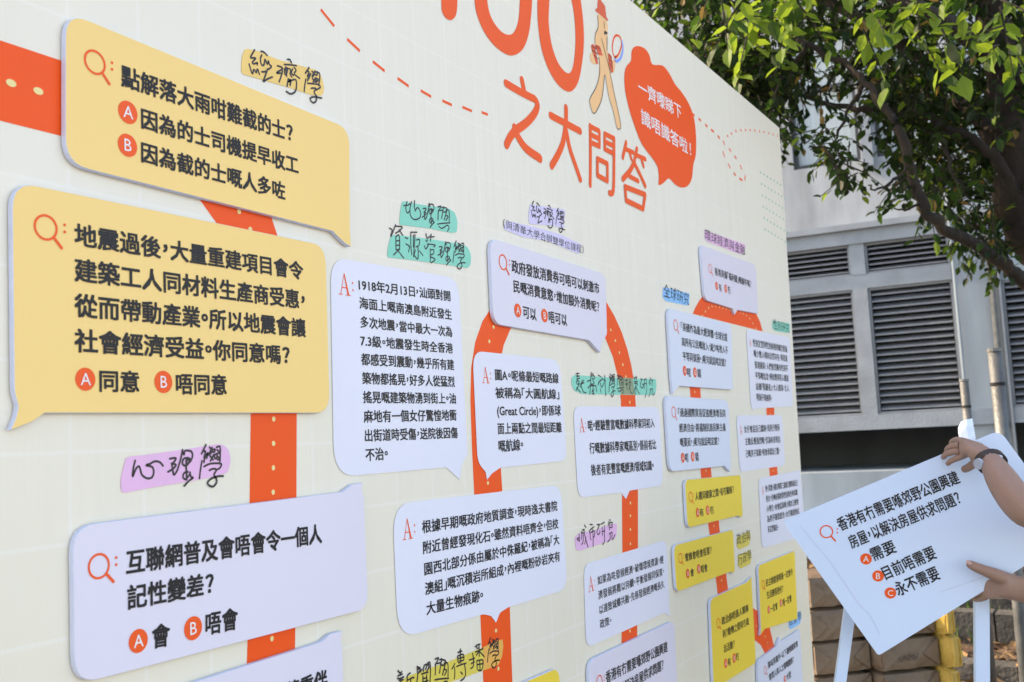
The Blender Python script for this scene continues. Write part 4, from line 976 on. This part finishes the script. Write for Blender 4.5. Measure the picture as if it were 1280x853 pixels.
# ------------------------------------------------------------------ person: two arms reach into the picture
def skinmat():
    mt, t, b = nodes('skin'); b.inputs['Roughness'].default_value = .5
    b.inputs['Subsurface Weight'].default_value = .12; b.inputs['Subsurface Radius'].default_value = (.02, .008, .004); b.inputs['Subsurface Scale'].default_value = .4
    tc = t.nodes.new('ShaderNodeTexCoord'); n = t.nodes.new('ShaderNodeTexNoise'); n.inputs['Scale'].default_value = 14; n.inputs['Detail'].default_value = 5
    t.links.new(tc.outputs['Object'], n.inputs['Vector'])
    mx = t.nodes.new('ShaderNodeMix'); mx.data_type = 'RGBA'; mx.inputs[6].default_value = (.29,.165,.115,1); mx.inputs[7].default_value = (.40,.245,.18,1)
    t.links.new(n.outputs[0], mx.inputs[0]); t.links.new(mx.outputs[2], b.inputs['Base Color'])
    bp = t.nodes.new('ShaderNodeBump'); bp.inputs['Strength'].default_value = .3; bp.inputs['Distance'].default_value = .003
    n2 = t.nodes.new('ShaderNodeTexNoise'); n2.inputs['Scale'].default_value = 160; t.links.new(tc.outputs['Object'], n2.inputs['Vector'])
    t.links.new(n2.outputs[0], bp.inputs['Height']); t.links.new(bp.outputs[0], b.inputs['Normal'])
    return mt
M['skin'] = skinmat()
M['shirt'] = mat('dark navy shirt', (.03,.035,.06), .9, .1, 20); M['trousers'] = mat('grey trousers', (.08,.08,.09), .9)
M['hair'] = mat('black hair', (.012,.01,.009), .45, .3, 60, stretch=(1,1,8)); M['strap'] = mat('dark leather strap', (.03,.018,.014), .5); M['watch'] = mat('pale watch face', (.38,.42,.48), .25)
M['nail'] = mat('nail', (.60,.36,.28), .3)
def skin_mesh(name, verts, edges, radii, mt, parent, root=0, sub=2):
    me = bpy.data.meshes.new(name); org = ORG[parent]
    me.from_pydata([tuple(Vector(v)-org) for v in verts], edges, [])
    o = bpy.data.objects.new(name, me); COL.objects.link(o)
    o.modifiers.new('s', 'SKIN'); sd = o.modifiers.new('d', 'SUBSURF'); sd.levels = sub; sd.render_levels = sub
    if not me.skin_vertices: me.attributes.new
    for i, r in enumerate(radii):
        sv = me.skin_vertices[0].data[i]; sv.radius = (r, r) if not isinstance(r, tuple) else r; sv.use_root = (i == root)
    bpy.context.view_layer.update()
    ev = o.evaluated_get(bpy.context.evaluated_depsgraph_get()); m2 = bpy.data.meshes.new_from_object(ev)
    bpy.data.objects.remove(o)
    m2.materials.clear(); m2.materials.append(mt); m2.polygons.foreach_set('use_smooth', [True]*len(m2.polygons))
    o = bpy.data.objects.new(name, m2); COL.objects.link(o); o.parent = parent; ORG[o] = org.copy(); return o
stand_at = at(1490, 700, 2.35); 
person = empty('person', Vector((stand_at.x, stand_at.y, 0)))
tag(person, 'person in a dark short sleeved shirt holding the white placard, only forearms in view', 'person')
SV = []; SE = []; SR_ = []
def nd(p, r, link=None):
    SV.append(Vector(p)); SR_.append(r)
    if link is not None: SE.append((link, len(SV)-1))
    return len(SV)-1
bx = Vector((stand_at.x, stand_at.y, 0)); sd_ = FH; fw = -RH        # facing left; shoulders along depth
U = lambda z: Vector((0, 0, z))
pel = nd(bx+U(.93), (.14,.11))
wst_ = nd(bx+U(1.08), (.125,.10), pel); ch = nd(bx+U(1.26), (.15,.11), wst_); nk = nd(bx+U(1.41), (.06,.06), ch); hd0 = nd(bx+U(1.47)+fw*.01, (.055,.055), nk)
hd1 = nd(bx+U(1.545)+fw*.02, (.078,.09), hd0); hd2 = nd(bx+U(1.62)+fw*.01, (.072,.085), hd1)
for sg in (-1, 1):
    hp = nd(bx+sd_*(.09*sg)+U(.86), .085, pel); kn = nd(bx+sd_*(.10*sg)+U(.48)+fw*.02, .056, hp); an = nd(bx+sd_*(.10*sg)+U(.09), .038, kn); nd(bx+sd_*(.10*sg)+U(.035)+fw*.14, .03, an)
# near arm (upper hand) ----
def C(px, py, d): return at(px, py, d)
sh1 = nd(bx - sd_*.17 + U(1.34), .055, ch)
el1 = nd(C(1281, 643, 2.02), .040, sh1)
f1 = nd(C(1259, 611, 2.08), .0370, el1); f2_ = nd(C(1245, 588, 2.13), .031, f1)
wr1 = nd(C(1236.5, 575, 2.17), (.0265,.021), f2_)
h1 = nd(C(1226, 565.5, 2.195), (.034,.020), wr1); h2 = nd(C(1212, 559, 2.215), (.037,.0165), h1)
def finger(root, pts, r):
    a = root
    for i, (x, y, d) in enumerate(pts): a = nd(C(x, y, d), r*(1-.10*i), a)
finger(h2, [(1203,551.5,2.235),(1196,550,2.26),(1190,552.5,2.285),(1189,557,2.30)], .0088)
finger(h2, [(1201,557,2.232),(1192,557.5,2.25),(1184.5,561,2.275),(1183,566,2.295)], .0090)
finger(h2, [(1201,563.5,2.23),(1191,565,2.245),(1182,568,2.262),(1178.5,573,2.285)], .0088)
finger(h2, [(1204,570,2.23),(1195,573.5,2.24),(1187.5,577,2.25),(1183.5,581,2.262)], .0080)
finger(h1, [(1221,577,2.215),(1212,584,2.235),(1203,588,2.255)], .0105)
# far arm (lower hand) ----
sh2 = nd(bx + sd_*.17 + U(1.34), .055, ch)
el2 = nd(C(1398, 790, 2.42), .042, sh2); g1 = nd(C(1340, 760, 2.33), .038, el2)
wr2 = nd(C(1290, 741, 2.275), (.028,.025), g1)
p1 = nd(C(1268, 738, 2.265), (.035,.026), wr2); p2 = nd(C(1251, 735, 2.268), (.036,.024), p1); p3 = nd(C(1241, 733, 2.272), (.030,.020), p2)
t_a = nd(C(1256, 724, 2.255), .0175, p1); t_b = nd(C(1242, 717.5, 2.246), .0150, t_a); t_c = nd(C(1228, 712.5, 2.243), .0125, t_b); t_d = nd(C(1216, 707.5, 2.246), .0112, t_c); nd(C(1207.5, 703, 2.252), .0085, t_d)
finger(p3, [(1230,724,2.305),(1219,722,2.33),(1210,720,2.34)], .0090)
finger(p3, [(1229,731,2.305),(1218,731,2.335),(1208,729,2.34)], .0090)
finger(p3, [(1230,739,2.290),(1221,742.5,2.315),(1212,744,2.33),(1205,743,2.33)], .0098)
finger(p3, [(1233,746,2.282),(1225,749,2.31),(1216,749,2.33)], .0080)
body = skin_mesh('body', SV, SE, SR_, M['skin'], person)
# clothes (mostly out of the picture)
def cloth(name, mt, V_, E_, R_): return skin_mesh(name, V_, E_, R_, mt, person, 0, 2)
shv = [bx+U(.92), bx+U(1.08), bx+U(1.27), bx+U(1.37), bx-sd_*.17+U(1.34), (bx-sd_*.17+U(1.34))*.55+C(1281,643,2.02)*.45, bx+sd_*.17+U(1.34), (bx+sd_*.17+U(1.34))*.6+C(1398,790,2.42)*.4]
cloth('shirt', M['shirt'], shv, [(0,1),(1,2),(2,3),(2,4),(4,5),(2,6),(6,7)], [(.165,.135),(.15,.125),(.172,.13),(.09,.09),.072,.066,.072,.066])
cloth('trousers', M['trousers'], [bx+U(.95), bx-sd_*.09+U(.84), bx-sd_*.10+U(.48)+fw*.02, bx-sd_*.10+U(.10), bx+sd_*.09+U(.84), bx+sd_*.10+U(.48)+fw*.02, bx+sd_*.10+U(.10)], [(0,1),(1,2),(2,3),(0,4),(4,5),(5,6)], [(.16,.13),.10,.075,.062,.10,.075,.062])
cloth('hair', M['hair'], [bx+U(1.52)-fw*.05, bx+U(1.60)-fw*.025, bx+U(1.66)], [(0,1),(1,2)], [(.075,.08),(.092,.095),(.07,.075)])
m_ = MB(); 
for sg in (-1, 1):
    c = bx + sd_*(.032*sg) + U(1.565) + fw*.098; m_.tube([c, c+fw*.008], .010, 10)
m_.build('eye', M['hair'], person)
m_ = MB(); c = bx+U(1.535)+fw*.105; m_.add([c+U(.03)-fw*.01, c-sd_*.016-fw*.012, c+fw*.02-U(.002), c+sd_*.016-fw*.012], [(0,1,2),(0,2,3),(1,3,2)]); m_.build('nose', M['skin'], person)
def nail(p, n_, d_, w_, l_):
    n_ = n_.normalized(); d_ = (d_ - n_*d_.dot(n_)).normalized(); x_ = n_.cross(d_)
    m_ = MB(); v_ = [p + n_*.0008 + d_*l_*cos(2*pi*i/12) + x_*w_*sin(2*pi*i/12) for i in range(12)] + [p + n_*.0022]
    m_.add(v_, [(i, (i+1) % 12, 12) for i in range(12)]); m_.build('nail', M['nail'], person)
up_ = -DOWN
nail(C(1211, 703.6, 2.2410), (-FWD*.75 + up_*.65), C(1207.5, 703, 2.252)-C(1216, 707.5, 2.246), .0052, .0068)
# wristwatch
wd = (C(1226,565.5,2.195) - C(1245,588,2.13)).normalized(); wc = C(1238.5, 577.5, 2.165)
m_ = MB(); nn = 22; x_ = wd.cross(FWD).normalized(); y_ = wd.cross(x_)
vs_ = []; 
for i in range(nn):
    a = 2*pi*i/nn; dr = x_*cos(a)*.0325 + y_*sin(a)*.0275
    for q, rr in ((-.009, 1), (.009, 1), (.009, .9), (-.009, .9)): vs_.append(wc + wd*q + dr*rr)
fs_ = []
for i in range(nn):
    j = (i+1) % nn
    for q in range(4): fs_.append((i*4+q, i*4+(q+1) % 4, j*4+(q+1) % 4, j*4+q))
m_.add(vs_, fs_); wt = m_.build('wristwatch', M['strap'], loc=wc); tag(wt, 'wristwatch with a dark strap worn on the upper wrist', 'watch')
fc = C(1224.5, 580, 2.15); m_ = MB(); nf = -FWD*.42 - RIGHT*.9 + DOWN*.1; nf.normalize(); m_.tube([fc, fc+nf*.006], [.0125,.0112], 20); m_.build('watch_case', M['watch'], wt)

# ------------------------------------------------------------------ the tree
def leafmat(name, c, tr):
    mt, t, b = nodes(name); b.inputs['Base Color'].default_value = c+(1,); b.inputs['Roughness'].default_value = .5; b.inputs['Specular IOR Level'].default_value = .22
    tl = t.nodes.new('ShaderNodeBsdfTranslucent'); tl.inputs[0].default_value = tr+(1,)
    mx = t.nodes.new('ShaderNodeMixShader'); mx.inputs[0].default_value = .42
    out = t.nodes['Material Output']; t.links.new(b.outputs[0], mx.inputs[1]); t.links.new(tl.outputs[0], mx.inputs[2]); t.links.new(mx.outputs[0], out.inputs[0])
    return mt
LM = [leafmat('leaf mid green', (.020,.046,.009), (.045,.11,.010)), leafmat('leaf shaded green', (.009,.023,.006), (.014,.036,.006)), leafmat('leaf yellow green', (.085,.15,.018), (.24,.36,.03)), leafmat('leaf ochre', (.16,.11,.03), (.22,.14,.03))]  # crown greens darkened to stand for canopy shade; sunlit sprays keep the brighter one
M['bark'] = mat('mossy brown bark', (.017,.0125,.008), .95, .7, 9, 1.0, 35, stretch=(1,1,.4))
tb = at(1330, 500, 5.6); tb.z = 0
tree = empty('broadleaf_tree', tb); tag(tree, 'dark broadleaf tree with mossy crooked limbs leaning in from the right', 'tree')
def limb(name, pts, r0, r1, seg=4, jitter=.012):
    P_ = [at(*p) if len(p) == 3 and p[2] < 50 and p[1] > -2000 else Vector(p) for p in pts]
    out = []
    n_ = len(P_)
    for i in range(n_-1):
        p0, p1, p2, p3 = [P_[max(0, min(n_-1, i+k_))] for k_ in (-1, 0, 1, 2)]
        for j in range(seg):
            t = j/seg; out.append(.5*((2*p1) + (p2-p0)*t + (2*p0-5*p1+4*p2-p3)*t*t + (3*p1-p0-3*p2+p3)*t**3) + Vector([random.uniform(-jitter, jitter) for _ in range(3)]))
    out.append(P_[-1]); N = len(out)
    rr = [(r0 + (r1-r0)*i/(N-1))*(1+random.uniform(-.12, .12)) for i in range(N)]
    m_ = MB(); m_.tube(out, rr, 10); return m_.build(name, M['bark'], tree, smooth=True)
random.seed(11)
crotch = at(1335, 330, 5.6)
limb('trunk', [(1330,853,5.6),(1334,700,5.6),(1338,560,5.6),(1333,420,5.6),(1322,330,5.6)], .16, .13, jitter=.01)
limb('trunk', [(1328,395,5.6),(1318,330,5.55),(1290,300,5.5),(1272,262,5.45),(1268,205,5.4),(1262,140,5.4),(1250,85,5.4),(1240,20,5.4),(1225,-60,5.4)], .12, .075)
limb('branch', [(1330,395,5.6),(1280,350,5.3),(1249,326,5.2),(1210,302,5.1),(1171,279,5.0),(1152,250,5.0),(1137,208,5.0),(1128,169,5.0),(1108,138,5.05),(1081,103,5.1),(1053,79,5.2),(1007,55,5.3),(960,30,5.5)], .036, .012)
limb('branch', [(1285,300,5.5),(1268,240,5.35),(1241,196,5.3),(1210,173,5.3),(1171,151,5.3),(1131,140,5.35),(1092,138,5.4),(1045,134,5.5),(1005,120,5.6)], .036, .010)
limb('branch', [(1268,200,5.4),(1225,150,5.7),(1180,100,5.9),(1130,60,6.0),(1070,20,6.2),(1000,-20,6.4)], .055, .02)
limb('branch', [(1250,85,5.4),(1200,40,5.0),(1150,10,4.7),(1090,-10,4.3),(1000,-30,4.0),(900,-45,3.8)], .05, .012)
limb('branch', [(1262,140,5.4),(1310,60,5.2),(1370,0,5.0)], .06, .03)
limb('branch', [(1137,208,5.0),(1120,225,4.95),(1098,238,4.95),(1085,232,4.95)], .010, .004)
limb('branch', [(1152,250,5.0),(1130,262,5.0),(1118,258,5.05)], .008, .003)
for a in ([(1007,55,5.3),(985,100,5.35),(975,150,5.4)], [(1081,103,5.1),(1060,140,5.2),(1040,180,5.3)], [(960,30,5.5),(900,15,5.8),(850,10,6.2)], [(1171,151,5.3),(1185,200,5.2),(1205,240,5.1)]): limb('branch', a, .014, .005)

leafv = [Vector((0,0,0)), Vector((.28,.26,.04)), Vector((.65,.22,.05)), Vector((1.0,0,-.06)), Vector((.65,-.22,.05)), Vector((.28,-.26,.04)), Vector((.35,0,-.03)), Vector((.7,0,-.03))]
leaff = [(0,6,1),(1,6,7,2),(2,7,3),(0,5,6),(5,4,7,6),(4,3,7)]
def leaf_into(m_, p, d, nrm, L, k):
    y = nrm.cross(d).normalized(); n_ = d.cross(y)
    m_.add([p + d*(v.x*L) + y*(v.y*L) + n_*(v.z*L) for v in leafv], leaff, k)
def rv(): return Vector((random.gauss(0,1), random.gauss(0,1), random.gauss(0,1))).normalized()
def twig(fol, stems, p, L, nleaf, lsize, mats, single=None):
    d = (rv() + Vector((0,0,-.35))).normalized()
    q = p + d*L + Vector((0,0,-L*.25)); mid = (p+q)/2 + Vector((0,0,L*.08))
    stems.tube([p, mid, q], [.004,.003,.0015], 4, cap=False)
    for i in range(nleaf):
        t = (i+.6)/nleaf; b = p.lerp(q, t)
        ld = (d*.5 + rv()*.8 + Vector((0,0,-.45))).normalized(); nr = (Vector((0,0,1)) + rv()*.55).normalized()
        k_ = random.choices(range(4), mats)[0]; S_ = lsize*random.uniform(.7, 1.2)
        if single is not None: single(b, ld, nr, S_, k_)
        else: leaf_into(fol, b, ld, nr, S_, k_)
def inpoly(x, y, P_):
    c = False; j = len(P_)-1
    for i in range(len(P_)):
        if (P_[i][1] > y) != (P_[j][1] > y) and x < (P_[j][0]-P_[i][0])*(y-P_[i][1])/(P_[j][1]-P_[i][1])+P_[i][0]: c = not c
        j = i
    return c
fol = MB(); stems = MB()
def fill(poly, d0, d1, n, nleaf, ls, mats, L=.22):
    xs = [p[0] for p in poly]; ys = [p[1] for p in poly]; c = 0
    while c < n:
        x, y = random.uniform(min(xs), max(xs)), random.uniform(min(ys), max(ys))
        if not inpoly(x, y, poly): continue
        twig(fol, stems, at(x, y, random.uniform(d0, d1)), L, nleaf, ls, mats); c += 1
MA = (4, 8, .6, .25)
# big dense upper crown
fill([(780,-80),(790,15),(840,55),(885,88),(930,115),(975,112),(1000,92),(1060,88),(1120,112),(1200,150),(1290,180),(1420,160),(1420,-120)], 5.0, 7.6, 1150, 8, .068, MA)
fill([(760,-300),(780,-80),(1420,-100),(1500,-300)], 4.6, 8.0, 420, 8, .11, MA)  # unseen canopy above the view, added to block skylight and darken the crown
# left curtain along the board's top edge
fill([(840,50),(955,60),(962,140),(968,176),(940,150),(890,100)], 5.2, 6.8, 300, 8, .068, MA)
# drooping middle
fill([(985,95),(1040,85),(1060,130),(1030,150),(1000,160)], 5.0, 6.2, 7, 7, .062, (5,5,1,.8))
fill([(1003,175),(1030,148),(1062,165),(1085,190),(1070,222),(1040,215),(1015,195)], 4.9, 5.6, 24, 7, .062, (5,5,1,.3))
fill([(1060,70),(1140,70),(1160,120),(1130,165),(1080,125)], 5.2, 6.8, 85, 8, .066, MA)
fill([(1110,150),(1170,140),(1200,190),(1190,232),(1150,225),(1118,200)], 5.2, 6.4, 85, 8, .066, (5,6,1,.5))
# right hand mass
fill([(1160,100),(1290,80),(1400,80),(1400,330),(1290,300),(1262,235),(1235,215),(1190,215)], 5.6, 7.2, 420, 8, .07, MA)
fill([(1168,215),(1230,218),(1262,250),(1250,275),(1215,262),(1185,262)], 5.2, 6.4, 36, 7, .062, (5,6,.6,.3))
fill([(1196,268),(1245,255),(1268,275),(1272,310),(1240,322),(1205,305),(1190,290)], 5.2, 6.2, 50, 7, .062, (5,6,.6,.3))
fill([(1150,225),(1175,232),(1160,255),(1118,215)], 5.0, 5.4, 10, 6, .07, (5,5,1,.3))
o = fol.build('foliage', LM, tree); o['kind'] = 'stuff'
# sunlit sprays close to the camera: each leaf a part
leaf_meshes = {}
def single_leaf(p, d, nr, L, k_):
    if k_ not in leaf_meshes:
        me = bpy.data.meshes.new('leaf'); me.from_pydata([tuple(v) for v in leafv], [], leaff); me.materials.append(LM[k_]); me.update(); leaf_meshes[k_] = me
    o = bpy.data.objects.new('leaf', leaf_meshes[k_]); COL.objects.link(o); o.parent = tree
    y = nr.cross(d).normalized(); n_ = d.cross(y)
    mm = Matrix(((d.x,y.x,n_.x),(d.y,y.y,n_.y),(d.z,y.z,n_.z))).to_4x4() @ Matrix.Scale(L, 4)
    mm.translation = p - ORG[tree]; o.matrix_local = mm
def spray(poly, d0, d1, n, ls=.085):
    xs = [p[0] for p in poly]; ys = [p[1] for p in poly]; c = 0
    while c < n:
        x, y = random.uniform(min(xs), max(xs)), random.uniform(min(ys), max(ys))
        if not inpoly(x, y, poly): continue
        twig(None, stems, at(x, y, random.uniform(d0, d1)), .2, 7, ls, (2, .3, 6, .12), single_leaf); c += 1
spray([(855,-20),(1010,-20),(990,30),(945,60),(905,45),(870,20)], 3.5, 4.3, 17, .08)
spray([(1030,-20),(1300,-20),(1290,40),(1235,75),(1225,35),(1150,45),(1090,50),(1045,25)], 3.3, 4.2, 25, .08)
o = stems.build('twigs', M['bark'], tree); o['kind'] = 'stuff'
